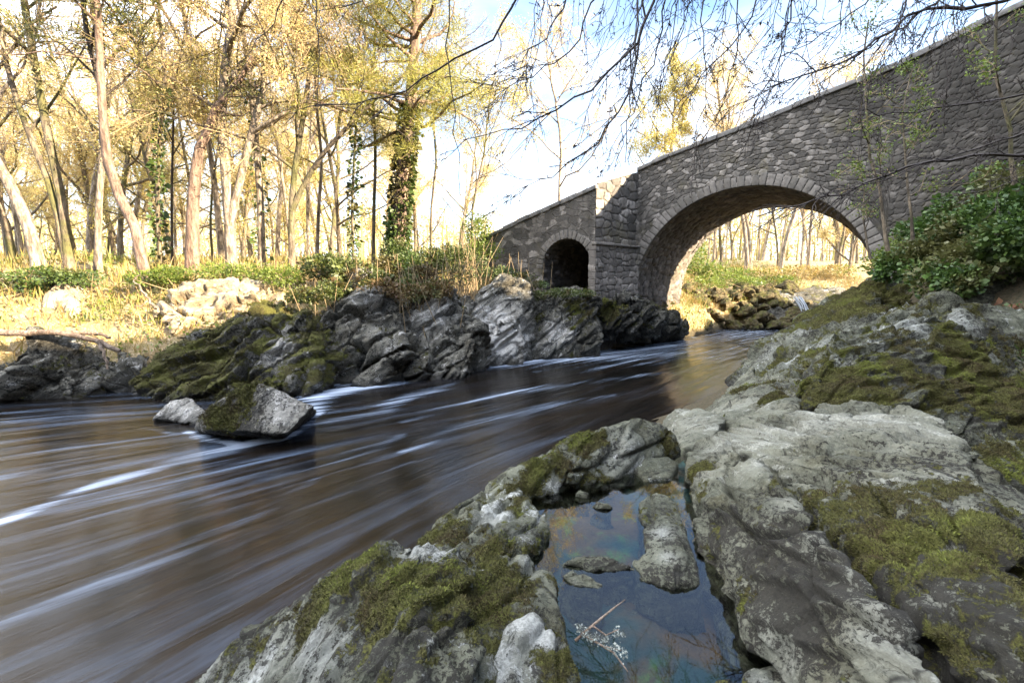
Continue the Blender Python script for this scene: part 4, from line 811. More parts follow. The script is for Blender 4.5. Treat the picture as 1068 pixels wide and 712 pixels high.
# ------------------------------------------------------------------ the rock pool
po = g((530, 505, 1), (600, 505, 1), (640, 490, 1), (690, 474, 1), (715, 464, 1), (735, 500, 1), (760, 570, 1), (800, 640, 1), (840, 720, 1), (860, 830, 1), (560, 830, 1), (550, 640, 1), (520, 570, 1), (535, 530, 1))
def inpoly(p, poly):
    c = np.zeros(len(p), bool); j = len(poly) - 1
    for i in range(len(poly)):
        a, b_ = poly[i], poly[j]
        m = ((a[1] > p[:, 1]) != (b_[1] > p[:, 1])) & (p[:, 0] < (b_[0] - a[0]) * (p[:, 1] - a[1]) / (b_[1] - a[1] + 1e-12) + a[0]); c ^= m; j = i
    return c
def patch(poly, step, zf):
    lo, hi = poly[:, :2].min(0), poly[:, :2].max(0); ax, ay = np.arange(lo[0], hi[0] + step, step), np.arange(lo[1], hi[1] + step, step)
    Xg, Yg = np.meshgrid(ax, ay); p = np.stack([Xg.ravel(), Yg.ravel()], 1); k = inpoly(p, poly); nx = len(ax)
    i = (np.arange(len(ay) - 1)[:, None] * nx + np.arange(nx - 1)[None]).ravel(); F = np.stack([i, i + 1, i + nx + 1, i + nx], -1)
    F = F[k[F].all(1)]; u = np.unique(F); mp_ = np.full(len(p), -1); mp_[u] = np.arange(len(u))
    return np.column_stack([p[u], zf(p[u])]), mp_[F]
V, F = patch(po, 0.02, lambda p: 0.80 + 0.09 * fbm(np.column_stack([p * 3, p[:, 0] * 0]), 4, 3) + 0.10 * sstep(2.2, 3.3, p[:, 1]))
b = NB('pool_bed_algae'); v = b.coord(); n1 = b.noise(v, 3.0, 6, 0.6, 0.5); n2 = b.noise(v, 16, 6, 0.65); n3 = b.noise(v, 2.0, 4, 0.5, 0.4)
c = b.mix(n2, (0.030, 0.015, 0.004), (0.13, 0.070, 0.014)); c = b.mix(b.math('MULTIPLY', b.ramp(n1, 0.52, 0.66), b.ramp(n2, 0.35, 0.6)), c, b.mix(n2, (0.02, 0.09, 0.010), (0.11, 0.19, 0.018))); c = b.mix(b.math('MULTIPLY', b.ramp(n3, 0.42, 0.55), 0.9), c, (0.003, 0.040, 0.050))
M_BED = b.out(c, 0.9, b.bump(n2, 0.8, 0.04))
tag(link('pool_bed', mesh('pool_bed', V, F), M_BED), kind='structure')
V, F = patch(po, 0.05, lambda p: np.full(len(p), 1.0))
b = NB('pool_water'); nt = b
fr = b.n.new('ShaderNodeFresnel'); fr.inputs['IOR'].default_value = 1.72
gl = b.n.new('ShaderNodeBsdfGlossy'); gl.inputs['Roughness'].default_value = 0.0
tr = b.n.new('ShaderNodeBsdfTransparent'); tr.inputs['Color'].default_value = (0.80, 0.84, 0.76, 1)
ms_ = b.n.new('ShaderNodeMixShader'); o_ = b.n['Material Output']
bp = b.bump(b.noise(b.coord(), 5, 2), 0.02, 0.02); b.l.new(bp, gl.inputs['Normal']); b.l.new(bp, fr.inputs['Normal'])
b.l.new(fr.outputs[0], ms_.inputs[0]); b.l.new(tr.outputs[0], ms_.inputs[1]); b.l.new(gl.outputs[0], ms_.inputs[2]); b.l.new(ms_.outputs[0], o_.inputs[0])
tag(link('pool_water', mesh('pool_water', V, F), b.m), kind='structure')

# lichen-covered dead twig at the pool's edge
tw = Tubes(); rr = np.random.default_rng(4); base_ = G(585, 640, 1.1)
main = [G(600, 668, 1.06), G(618, 652, 1.1), G(640, 634, 1.14), G(652, 625, 1.15)]
tw.add(main, [.006, .005, .004, .002], 5); tw.add([G(618, 652, 1.1), G(632, 662, 1.1), G(645, 656, 1.11)], [.004, .003, .002], 5); tw.add([G(606, 660, 1.08), G(640, 680, 1.06), G(655, 700, 1.05)], [.005, .004, .002], 5); tw.add([G(625, 672, 1.07), G(648, 678, 1.07)], [.003, .002], 4)
t = tag(link('twig', tw.mesh('twig'), M_DRIFT), 'dead twig crusted with pale lichen lying against the rock over the pool', 'twig')
C = np.concatenate([G(a, c_, 1.08) + rr.normal(size=(80, 3)) * np.array([.012, .012, .006]) for a, c_ in ((606, 655), (618, 664), (630, 668), (640, 674), (648, 680), (612, 662), (644, 660))])
b = NB('lichen'); b.out(b.mix(b.island(), (0.13, 0.15, 0.13), (0.27, 0.29, 0.26)), 0.9)
V, F = leaf_quads(C, .007, rr, 0.2, 0.7); link('lichen', mesh('lichen', V, F), b.m, t)

# ------------------------------------------------------------------ trees
def wander(r_, p, d, L, n, wob, trop):
    pts = [np.array(p, float)]; d = np.array(d, float); d /= np.linalg.norm(d)
    for k in range(n):
        d = d + r_.normal(size=3) * wob; d[2] += trop; d /= np.linalg.norm(d); pts.append(pts[-1] + d * L / n)
    return np.array(pts)
def perp(r_, d):
    a = r_.normal(size=3); a -= d * (a @ d); return a / (np.linalg.norm(a) + 1e-9)
class Tree:
    def __init__(s, seed): s.r = np.random.default_rng(seed); s.wood = Tubes(); s.twig = Tubes(); s.tips = []; s.tipd = []
    def branch(s, p, d, L, rad, lev, maxlev, wob=0.16, trop=0.05, kids=(5, 6, 5, 4), ang=(35, 70), ratio=(0.42, 0.62), start=0.25):
        r_ = s.r; n = 7 if lev == 0 else (5 if lev == 1 else (4 if lev == 2 else 3))
        pts = wander(r_, p, d, L, n, wob, trop); s.limb(pts, rad, lev, maxlev, wob, trop, kids, ang, ratio, start)
    def limb(s, pts, rad, lev, maxlev, wob=0.16, trop=0.05, kids=(5, 6, 5, 4), ang=(35, 70), ratio=(0.42, 0.62), start=0.25):
        r_ = s.r; n = len(pts) - 1; L = np.linalg.norm(np.diff(pts, axis=0), axis=1).sum()
        rads = rad * np.linspace(1, 0.35 if lev < maxlev else 0.2, n + 1) ** 0.9
        if lev == 0: rads[0] *= 1.35
        (s.wood if lev <= 1 else s.twig).add(pts, rads, 9 if lev == 0 else (6 if lev == 1 else 3))
        if lev >= 2:
            m = 3 if lev == maxlev else 2
            for t in r_.uniform(0.3, 1.0, m):
                k = t * n; i = min(int(k), n - 1); s.tips.append(pts[i] + (pts[i + 1] - pts[i]) * (k - i)); s.tipd.append(pts[i + 1] - pts[i])
        if lev >= maxlev: return
        K = kids[lev]
        for j in range(K):
            t = start + (1 - start) * (j + r_.random()) / K if lev == 0 else r_.uniform(0.15, 1.0)
            k = min(t, 0.995) * n; i = int(k); q = pts[i] + (pts[i + 1] - pts[i]) * (k - i); dd = pts[i + 1] - pts[i]; dd /= np.linalg.norm(dd)
            a = math.radians(r_.uniform(*ang)); d2 = dd * math.cos(a) + perp(r_, dd) * math.sin(a)
            rr_ = np.interp(k, range(n + 1), rads) * r_.uniform(0.45, 0.7)
            s.branch(q, d2, L * r_.uniform(*ratio) * (1.15 - 0.55 * t if lev == 0 else 1), max(rr_, 0.006), lev + 1, maxlev, wob * 1.1, trop, kids, ang, ratio)
def strip(px, Y):                        # a trunk's line through the place, from its foot up
    return np.array([P(a, c, Y + (q[0] if q else 0)) for a, c, *q in px])
def dense(pts, n):
    L = np.concatenate([[0], np.cumsum(np.linalg.norm(np.diff(pts, axis=0), axis=1))]); t = np.linspace(0, L[-1], n)
    return np.stack([np.interp(t, L, pts[:, k]) for k in range(3)], 1)
def plant_tree(name, tr, base, label, group, mbark, mleaf=None, nleaf=0, lsize=0.06, spread=0.12, ivy=0, mtwig=None, ivyh=3.5):
    root = empty(name, tuple(base), label, 'tree', group)
    part('trunk', tr.wood.mesh('trunk'), mbark, root)
    if tr.twig.n: part('twigs', tr.twig.mesh('twigs'), mtwig or M_TWIG, root)
    if mleaf is not None and len(tr.tips):
        r_ = tr.r; T = np.array(tr.tips); D = np.array(tr.tipd); D /= np.linalg.norm(D, axis=1)[:, None] + 1e-9
        nleaf = int(nleaf * 2.7); lsize *= 0.72; w = r_.gamma(.5, 1, len(T)) * (0.25 + sstep(-.2, .35, fbm(T * .9, 3, 5))); k = r_.choice(len(T), nleaf, p=w / w.sum()); C = T[k] + r_.normal(size=(nleaf, 3)) * spread
        V, F = leaf_quads(C, lsize, r_, 0.0, 0.6); part('crown', mesh('crown', V, F), mleaf, root)
    return root
def ivy_on(root, pts, rads, n, r_, size=0.11):
    t = r_.random(n) ** 1.3 * (len(pts) - 1); i = np.minimum(t.astype(int), len(pts) - 2); f_ = (t - i)[:, None]
    c = pts[i] * (1 - f_) + pts[i + 1] * f_; a = r_.uniform(0, 2 * math.pi, n); rad = np.interp(t, np.arange(len(pts)), rads) + np.abs(r_.normal(size=n)) * 0.07
    d = np.stack([np.cos(a), np.sin(a), -0.3 + 0 * a], 1); V, F = leaf_quads(c + d * rad[:, None], size, r_, -0.2, 0.85, d)
    part('ivy', mesh('ivy', V, F), M_IVY, root)
GL = 'trees standing on the far bank'
def decid(label, line_, Y, rad, seed, bark, leaf=None, nleaf=6000, H=9.0, ivy=0, kids=(9, 6, 5, 4), group=GL, name='broadleaf_tree', start=0.35, lsize=0.07, forks=()):
    tr = Tree(seed); a = strip(line_, Y); a[0][2] = zland(a[0][0], a[0][1]) - 0.15
    d = a[-1] - a[-2]; d /= np.linalg.norm(d)
    up = wander(tr.r, a[-1], d, H, 7, 0.08, 0.08)[1:]; pts = np.concatenate([dense(a, 8), up])
    rad = rad * 0.55; tr.limb(pts, rad, 0, 4, 0.17, 0.04, tuple(int(k * 1.25 + .5) for k in kids), (30, 65), (0.28, 0.45), start)
    for fk in forks:
        q = strip(fk, Y); d = q[-1] - q[-2]; q = np.concatenate([dense(q, 6), wander(tr.r, q[-1], d, H * 0.6, 5, 0.1, 0.06)[1:]]); tr.limb(q, rad * 0.75, 0, 3, 0.15, 0.04, (6, 5, 4), (30, 65), (0.3, 0.45), 0.3)
    root = plant_tree(name, tr, a[0], label, group, bark, leaf, nleaf, lsize, 0.14)
    if ivy: ivy_on(root, dense(a, 8), np.linspace(rad * 1.1, rad * 0.8, 8), ivy, tr.r)
    return root
decid('leaning pale trunk at the far left, bent over to the left', [(42, 272), (30, 235), (12, 195), (-15, 150)], 13.0, .30, 11, M_BARKPALE, M_BUDGOLD, 5000, 7)
decid('twin-stemmed grey tree at the left with one leaning dark stem', [(72, 274), (66, 215), (48, 130), (35, 60), (25, 0)], 13.4, .21, 12, M_BARK, M_BUDGOLD, 6000, 5, forks=([(70, 270), (55, 200), (22, 120), (5, 60)],))
decid('tall straight slender tree beside the twin-stemmed one', [(100, 272), (103, 215), (108, 150), (104, 60), (96, 0)], 14.0, .17, 13, M_BARKPALE, M_BUDGOLD, 5000, 5)
decid('dark curved trunk sweeping up to the left', [(150, 276), (140, 235), (122, 200), (108, 165), (106, 120)], 13.0, .17, 14, M_BARKDARK, None, 0, 5, start=.5)
decid('ivy-wrapped slim tree near the curved dark trunk', [(166, 268), (164, 215), (166, 150), (172, 90)], 14.5, .11, 15, M_BARK, M_BUD, 3500, 6, ivy=700)
decid('thin dark sapling left of the reddish pine', [(178, 268), (179, 200), (181, 120)], 15.5, .08, 16, M_BARKDARK, M_BUD, 2500, 5)
decid('white sunlit trunk right of the reddish pine', [(241, 272), (239, 230), (236, 185), (230, 120), (236, 60)], 14.5, .30, 17, M_BARKPALE, M_BUDGOLD, 7000, 6, forks=([(239, 235), (250, 190), (262, 140), (275, 90)],))
decid('pale double trunk standing among ivy', [(272, 272), (272, 215), (268, 160), (262, 90)], 15.5, .22, 18, M_BARKPALE, M_BUDGOLD, 6500, 6, ivy=250)
decid('grey tree with low spreading boughs right of the pale trunks', [(303, 270), (304, 225), (306, 185), (315, 130)], 15.0, .20, 19, M_BARK, M_BUDGOLD, 7000, 6, forks=([(304, 220), (320, 185), (345, 150), (375, 120)],))
decid('thin ivy-covered stem left of the tall pine', [(368, 268), (367, 220), (369, 170), (372, 120)], 15.5, .09, 20, M_BARK, M_BUD, 3000, 4.5, ivy=800)
decid('slim brown tree close left of the ivy-clad pine', [(388, 268), (390, 215), (392, 160), (388, 90)], 16.5, .12, 21, M_BARK, None, 0, 4)
decid('young bright green tree between the pine and the bridge wing', [(492, 258), (492, 225), (496, 200), (505, 160)], 18.5, .09, 22, M_BARK, M_BUD, 5000, 3.5, kids=(10, 6, 4, 3))
decid('bare budding tree rising behind the bridge wing', [(585, 250), (583, 200), (586, 150), (580, 110)], 24.0, .16, 23, M_BARKPALE, M_BUDGOLD, 5000, 2.5, start=.2)
decid('rounded yellow-leafed tree behind the bridge parapet', [(703, 260), (702, 200), (700, 160)], 31.0, .25, 24, M_BARK, M_BUD, 9000, 3.2, kids=(12, 7, 5, 4), start=.1, lsize=.13)
decid('mossy leaning tree at the left border of the picture', [(15, 275), (5, 230), (-20, 180), (-50, 120)], 15.0, .22, 25, M_BARK, M_BUDGOLD, 5000, 6)
decid('brown sapling between the white trunk and the pine on the left', [(222, 272), (219, 235), (222, 190), (228, 150)], 16.5, .08, 26, M_BARK, M_BUDGOLD, 3500, 5)
decid('slender pale tree right of the low spreading grey tree', [(330, 268), (332, 220), (336, 170), (330, 110)], 17.5, .13, 27, M_BARKPALE, M_BUDGOLD, 6000, 6)
decid('thin straight tree just right of the tall ivy-clad pine', [(448, 262), (450, 215), (455, 170), (452, 120)], 19.5, .10, 28, M_BARK, None, 0, 3.5)

# pines: bare trunk, needles in clumps at the ends of the boughs
def pine(label, line_, Y, rad, seed, bark, needle, boughs, ivyn=0, clump=130, csize=0.42, nsize=0.16, top=2.0):
    tr = Tree(seed); a = strip(line_, Y); a[0][2] = zland(a[0][0], a[0][1]) - 0.15; r_ = tr.r
    rad *= 0.72; d = a[-1] - a[-2]; pts = np.concatenate([dense(a, 10), wander(r_, a[-1], d, top, 3, 0.06, 0.1)[1:]])
    tr.wood.add(pts, rad * np.linspace(1.15, 0.3, len(pts)), 10); cl_ = []
    Lp = np.concatenate([[0], np.cumsum(np.linalg.norm(np.diff(pts, axis=0), axis=1))])
    for (t, az, el, L) in boughs(r_):
        q = np.array([np.interp(t * Lp[-1], Lp, pts[:, k]) for k in range(3)]); dd = np.array([math.cos(az) * math.cos(el), math.sin(az) * math.cos(el), math.sin(el)])
        w = wander(r_, q, dd, L, 5, 0.22, 0.05); tr.wood.add(w, np.linspace(rad * 0.28, 0.02, 6) * min(1, L / 2.5), 5)
        for j in range(int(3 + L * 2.4)):
            k = r_.uniform(1.6, 5); i = min(int(k), 4); c0 = w[i] + (w[i + 1] - w[i]) * (k - i); e = c0 + perp(r_, dd) * r_.uniform(.2, .75) + np.array([0, 0, r_.uniform(-.1, .35)])
            tr.twig.add(np.array([c0, (c0 + e) / 2 + r_.normal(size=3) * .05, e]), [.018, .012, .006], 3); cl_.append(e)
    root = plant_tree('pine_tree', tr, a[0], label, GL, bark, None, mtwig=M_BARKDARK)
    cl_ = np.array(cl_); n = len(cl_) * clump; k = np.repeat(np.arange(len(cl_)), clump); o = r_.normal(size=(n, 3)); o /= np.linalg.norm(o, axis=1)[:, None]; o[:, 2] *= 0.55
    C = cl_[k] + o * (r_.random((n, 1)) ** 0.6) * csize * r_.uniform(.6, 1.2, (len(cl_), 1))[k]
    V, F = leaf_quads(C, nsize, r_, 0.35, 0.11, o); part('crown', mesh('crown', V, F), needle, root)
    if ivyn: ivy_on(root, pts[:6], rad * np.linspace(1.2, .85, 6), ivyn, r_)
    return root
pine('tall Scots pine with ivy-clad foot and broad sunlit golden crown', [(412, 265), (417, 215), (422, 165), (428, 110), (432, 50), (436, 0), (438, -60)], 16.0, .34, 41, M_BARKPINE, M_SUNPINE,
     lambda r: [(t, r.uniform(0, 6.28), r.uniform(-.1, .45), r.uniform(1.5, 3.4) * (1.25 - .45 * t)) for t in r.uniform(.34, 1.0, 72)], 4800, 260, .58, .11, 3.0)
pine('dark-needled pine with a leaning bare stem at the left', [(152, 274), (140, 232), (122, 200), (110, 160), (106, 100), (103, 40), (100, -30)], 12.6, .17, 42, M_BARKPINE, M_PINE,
     lambda r: [(t, r.uniform(0, 6.28), r.uniform(-.15, .3), r.uniform(1.0, 2.3)) for t in r.uniform(.55, 1.0, 26)], 0, 90, .45, .15, 2.5)
pine('kinked reddish pine trunk with twisted bare boughs', [(199, 276), (201, 225), (203, 185), (208, 155), (222, 125), (226, 110), (240, 95)], 14.2, .25, 43, M_BARKPINE, M_PINE,
     lambda r: [(t, r.uniform(-.8, .8), r.uniform(-.1, .4), r.uniform(.9, 2.4)) for t in r.uniform(.72, 1.0, 9)], 0, 40, .4, .14, 1.2)

# the wood behind: a few kinds of tree, copied
PL = {61: 'grey-stemmed tree with gold buds in the wood behind the front row', 62: 'tall pale-stemmed tree with gold buds in the wood behind the front row', 63: 'short green-budding tree in the wood behind the front row', 64: 'bare pale-stemmed tree in the wood behind the front row', 65: 'bushy golden tree branching low in the wood behind the front row'}
PA = ['grey-stemmed gold-budding tree seen through the big arch', 'tall pale-stemmed tree seen through the big arch', 'short green-budding tree seen through the big arch', 'bare pale tree seen through the big arch', 'bushy low-branching golden tree seen through the big arch']
def proto(seed, H, rad, bark, leaf, nleaf, kids, start, lsize=0.1):
    rad *= 0.7; tr = Tree(seed); pts = wander(tr.r, (0, 0, -0.2), (0, 0, 1), H, 8, 0.05, 0.05); tr.limb(pts, rad, 0, 4, 0.15, 0.04, kids, (30, 65), (0.26, 0.42), start)
    return plant_tree('woodland_tree', tr, (0, 0, 0), PL[seed], 'trees of the wood behind', bark, leaf, nleaf, lsize, 0.2)
protos = [proto(61, 13, .20, M_BARK, M_BUDGOLD, 5000, (11, 6, 5, 3), .3), proto(62, 15, .24, M_BARKPALE, M_BUDGOLD, 5000, (12, 6, 5, 3), .4), proto(63, 11, .16, M_BARK, M_BUD, 5000, (12, 6, 5, 3), .2),
          proto(64, 14, .18, M_BARKPALE, None, 0, (11, 6, 5, 4), .4), proto(65, 12, .2, M_BARK, M_BUDGOLD, 7000, (12, 7, 5, 3), .15)]
used = [False] * 5
def place(k, x, y, sc, rz, label=None, group=None, z=None):
    src = protos[k]; ch = list(src.children)
    if not used[k]: r = src; used[k] = True
    else:
        r = src.copy(); COL.objects.link(r)
        for c_ in ch:
            d_ = c_.copy(); COL.objects.link(d_); d_.parent = r
    r.location = (x, y, zland(x, y) if z is None else z); r.rotation_euler = (0, 0, rz); r.scale = (sc, sc, sc)
    if label: r['label'] = label
    if group: r['group'] = group
    return r
rw = np.random.default_rng(99); spots_ = []
def far_enough(x, y, d): return all((x - a) ** 2 + (y - c_) ** 2 > d * d for a, c_ in spots_)
for tries in range(4000):
    if len(spots_) >= 66: break
    y = rw.uniform(17.5, 46); x = rw.uniform(-1.15, -0.07) * y
    if far_enough(x, y, 1.5) and not (-0.34 < x / y < -0.05 and y < 38): spots_.append((x, y)); place(int(rw.integers(0, 5)), x, y, rw.uniform(.65, 1.0), rw.uniform(0, 6.28))
n0 = len(spots_)
for tries in range(4000):
    if len(spots_) >= n0 + 44: break
    y = rw.uniform(27, 60); x = rw.uniform(0.36, 0.84) * y
    if far_enough(x, y, 1.6): spots_.append((x, y)); k_ = int(rw.integers(0, 5)); place(k_, x, y, rw.uniform(.6, .95), rw.uniform(0, 6.28), PA[k_], 'trees seen through the arch')

# the far wood that closes the view: one mass of countless twigs and young leaves
rw2 = np.random.default_rng(123); n = 90000
Xw = rw2.uniform(-110, 110, n); Yw = 62 + 26 * rw2.random(n) + .12 * np.abs(Xw); hw = (7.5 + 5.5 * fbm(np.column_stack([Xw * .09, Yw * .03, Xw * 0]), 4, 4)) * (0.5 + .5 * sstep(-2, 16, np.abs(Xw - 3) + 6 * (Xw > 3))); Zw = rw2.random(n) ** .8 * hw
k = fbm(np.column_stack([Xw, Yw * .5, Zw]) * .35, 3, 6) > -.12; C = np.column_stack([Xw, Yw, land(np.column_stack([Xw, Yw])) + Zw])[k]
V, F = leaf_quads(C, .5, rw2, .3, .4)
tw_ = Tubes()
for j in range(420):
    x = rw2.uniform(-95, 95); y = rw2.uniform(58, 84); z = zland(x, y); h = rw2.uniform(5, 10); q = wander(rw2, (x, y, z - .2), (0, 0, 1), h, 4, .05, .05); tw_.add(q, np.linspace(rw2.uniform(.1, .25), .03, 5), 4)
V, F = merge((V, F), (np.concatenate(tw_.V), np.concatenate(tw_.F)))
tag(link('distant_wood', mesh('distant_wood', V, F), leaf_mat('hazy_wood_leaf', (0.34, 0.25, 0.12), (0.40, 0.34, 0.15), 0.35, (0.26, 0.28, 0.08))), kind='stuff')

# ------------------------------------------------------------------ boulders and growth seen through the arch
rb = np.random.default_rng(5); kinds = []
for k in range(4):
    pts = rb.normal(size=(16, 3)); pts /= np.linalg.norm(pts, axis=1)[:, None]; pts *= np.array([.62, .5, .42])
    o = rock('mossy_boulder', [pts], M_MOSSROCK, 0.05, 2, (1, .2, .1), .14, .06, .12, .9, .3, .45, tuft=0, label='mossy boulder heaped on the sunlit bank beyond the arch', group='boulders heaped beyond the arch'); kinds.append(o)
first = [True] * 4
for j in range(70):
    t = rb.random(); px = 716 + 126 * t; row = rb.random(); pyy = 343 - 42 * row - 6 * t; Yd = 21.5 + 2.8 * row + 2.2 * t
    p = P(px, pyy, Yd); k = int(rb.integers(0, 4)); o = kinds[k] if first[k] else kinds[k].copy()
    if not first[k]: COL.objects.link(o)
    first[k] = False
    o.location = (p[0], p[1], p[2] - .12); s = rb.uniform(.45, 1.15); o.scale = (s * rb.uniform(.9, 1.3), s, s * rb.uniform(.8, 1.1)); o.rotation_euler = (rb.uniform(-.5, .5), rb.uniform(-.5, .5), rb.uniform(0, 6.28))
rock('outcrop', [np.concatenate([py((790, 312, 25), (815, 303, 26), (850, 300, 26.5), (880, 300, 26), (905, 305, 25.5), (905, 330, 24.5), (850, 335, 24.5), (795, 338, 24)), py((800, 330, 28), (900, 330, 28))])], M_BANK, .09, 1, (1, .2, .1), .2, .14, .2, .4, .1, .4, tuft=0, label='dark wet rock face beyond the arch where a thin waterfall runs down')
wf_ = py((831, 309, 24.2), (836, 318, 24.0), (840, 328, 23.9), (845, 338, 23.8)); Vw = np.concatenate([wf_ + np.array([-.14, 0, 0]), wf_ + np.array([.16, -.02, 0])]); b = NB('white_water'); b.out((.42, .46, .50), .5)
Tb = Tubes(); [Tb.add(wf_ + np.array([dx, rb.uniform(-.05, .05), 0]) + rb.normal(size=(4, 3)) * .03, [.02, .03, .04, .05], 6) for dx in np.linspace(-.15, .3, 7)]
tag(link('waterfall', Tb.mesh('waterfall'), b.m), 'thin white waterfall running down a rock face beyond the arch', 'waterfall')

# ------------------------------------------------------------------ bushes, undergrowth, ivy
def bush(name, label, lobes, n, size, mat, seed, stems=14, cat='bush', group=None, aspect=.6, base=None):
    """lobes: (centre, radii); leaves fill the outer half of every lobe, bare stems run up into it"""
    r_ = np.random.default_rng(seed); lob = [(np.asarray(c, float), np.asarray(r, float)) for c, r in lobes]; w = np.array([r.prod() ** .66 for c, r in lob]); k = r_.choice(len(lob), n, p=w / w.sum())
    d = r_.normal(size=(n, 3)); d /= np.linalg.norm(d, axis=1)[:, None]; C = np.array([c for c, r in lob])[k]; R = np.array([r for c, r in lob])[k]
    lump = 1 + .35 * fbm(d * 2.2 + C, 3, seed); rad = (r_.random(n) ** .45)[:, None] * lump[:, None]; p = C + d * R * rad
    keep = fbm(p * 3.2, 2, seed + 3) > -.28; p = p[keep]; d = d[keep]
    V, F = leaf_quads(p, size, r_, .1, aspect, d * .6); b0 = lob[0][0].copy() if base is None else np.asarray(base, float); b0[2] = zland(b0[0], b0[1]) if base is None else b0[2]
    root = empty(name, tuple(b0), label, cat, group); part('foliage', mesh('foliage', V, F), mat, root)
    if not stems: return root
    t = Tubes()
    for j in range(stems):
        c, r = lob[j % len(lob)]; e = c + r_.normal(size=3) * r * .6; s = np.array([c[0] + r_.normal() * r[0] * .4, c[1] + r_.normal() * r[1] * .4, zland(c[0], c[1]) - .05]); m = (s + e) / 2 + r_.normal(size=3) * .12
        t.add(np.array([s, m, e, e + (e - m) * .5]), [.016, .012, .008, .004], 4)
    part('stems', t.mesh('stems'), M_TWIG, root); return root
def lobY(px, pyy, Y, rx, rz, ryy=None): return (P(px, pyy, Y), (rx, ryy or rx, rz))
bush('bush', 'dark rounded evergreen bush on the bank left of the tall pine foot', [lobY(340, 278, 13.2, .7, .38), lobY(365, 284, 12.7, .6, .4), lobY(388, 292, 12.2, .45, .35), lobY(350, 300, 11.9, .4, .22)], 9000, .075, M_SHRUB, 1)
bush('bush', 'dark leafy bush around the foot of the ivy-clad pine', [lobY(402, 280, 13.6, .55, .4), lobY(425, 276, 13.8, .5, .38), lobY(412, 262, 14.2, .5, .4)], 5500, .07, M_IVY, 2)
bush('bush', 'mixed green bush right of the tall pine foot', [lobY(448, 272, 14.4, .65, .42), lobY(470, 268, 14.8, .6, .4), lobY(440, 288, 13.2, .5, .3), lobY(455, 300, 12.7, .4, .25), lobY(425, 300, 12.4, .35, .22)], 9000, .07, M_SHRUB, 3)
bush('bush', 'brown twiggy bush above the pale outcrop near the bridge wing', [lobY(490, 272, 15.0, .6, .5), lobY(480, 288, 14.0, .5, .3)], 2200, .06, M_SHRUB, 4, 60)
bush('bush', 'rusty brown bramble tangle hanging over the jagged outcrop', [lobY(395, 300, 12.0, .55, .25), lobY(425, 305, 12.0, .5, .25), lobY(455, 302, 12.4, .5, .25)], 6500, .06, leaf_mat('rusty_bramble', (.10, .05, .022), (.16, .12, .04), .2, (.07, .09, .02)), 15, 20)
bush('bush', 'low yellow-green bush on the edge of the mossy outcrop', [lobY(318, 308, 11.4, .45, .2), lobY(340, 305, 11.5, .4, .2)], 3800, .055, M_SHRUB, 16, 6)
bush('bush', 'low green growth at the foot of the wing wall', [lobY(520, 284, 15.5, .6, .22), lobY(545, 290, 15.2, .5, .18), lobY(560, 297, 15.0, .4, .12)], 3600, .06, M_IVY, 5)
bush('bush', 'bright yellow-green bush against the end of the wing wall', [lobY(497, 240, 18.2, .6, .7), lobY(505, 262, 17.5, .7, .4)], 3500, .07, M_SPRING, 6)
bush('ivy', 'cap of dark ivy draped over the bank top at the left', [lobY(50, 288, 11.6, .7, .22), lobY(80, 290, 11.6, .55, .2), lobY(35, 300, 11.3, .3, .25)], 5000, .065, M_IVY, 7, 4, 'ivy')
bush('bush', 'sunlit green bush below the white trunk', [lobY(230, 284, 12.6, .7, .25), lobY(262, 284, 12.8, .6, .25), lobY(295, 288, 12.6, .6, .28)], 5200, .06, M_SPRING, 8)
bush('bush', 'sunlit yellow bush between the curved trunk and the reddish pine', [lobY(176, 286, 12.2, .5, .22), lobY(150, 290, 12.0, .4, .2)], 3200, .055, M_SPRING, 9)
bush('bush', 'straggly bush at the far left end of the bank', [lobY(5, 300, 11.2, .5, .3), lobY(-30, 290, 11.6, .7, .4)], 3000, .06, M_SHRUB, 10)
bush('bush', 'tuft of brown growth on top of the slanting slab below the flood arch', [lobY(585, 305, 14.7, .6, .14), lobY(560, 308, 14.5, .35, .14), lobY(610, 306, 14.8, .35, .12)], 3600, .05, M_SHRUB, 11, 0)
bush('bush', 'young bright green thicket on the bank beyond the arch', [lobY(722, 270, 27, 1.0, 1.2), lobY(740, 285, 27, 1.2, .7), lobY(765, 288, 28, 1.2, .5)], 5200, .12, M_SPRING, 12)
bush('bush', 'reddish brown scrub on the sunlit bank beyond the arch', [lobY(800, 285, 28, 1.4, .35), lobY(835, 283, 29, 1.3, .4), lobY(870, 282, 29, 1.3, .4), lobY(770, 284, 30, 1.2, .4)], 5200, .11, M_GRASS, 13, 40)
bush('bush', 'yellow-green scrub behind the boulders beyond the arch', [lobY(735, 296, 25.5, 1.2, .4), lobY(775, 294, 26, 1.2, .35), lobY(812, 293, 27, 1.2, .3)], 4200, .10, M_SPRING, 14, 24)
def in_land(n, r_, f):
    """n points scattered over the land where f(x, y) allows, as (x, y, z)"""
    out = []
    while sum(len(o) for o in out) < n:
        p = np.column_stack([r_.uniform(-22, 22, n), r_.uniform(4, 45, n)]); out.append(p[f(p)])
    p = np.concatenate(out)[:n]; return np.column_stack([p, land(p)])
rg = np.random.default_rng(8)
def onbank(p): return (side(p, LEFT) > .7) & (seg_dist(p, LEFT) < 26) & (rg.random(len(p)) < np.exp(-seg_dist(p, LEFT) / 9)) & (np.abs(p[:, 0]) < 1.25 * p[:, 1] + 2) & (fbm(np.column_stack([p * .8, p[:, 0] * 0]), 3, 2) > -.25)
C = in_land(16000, rg, onbank); D = np.tile([0, 0, 1.0], (len(C), 1)); parts_ = [leaf_quads(C + rg.normal(size=C.shape) * .04, .26, rg, .2, .07, D) for _ in range(4)]
V, F = merge(*parts_); tag(link('grass', mesh('grass', V, F), M_GRASS), kind='stuff')
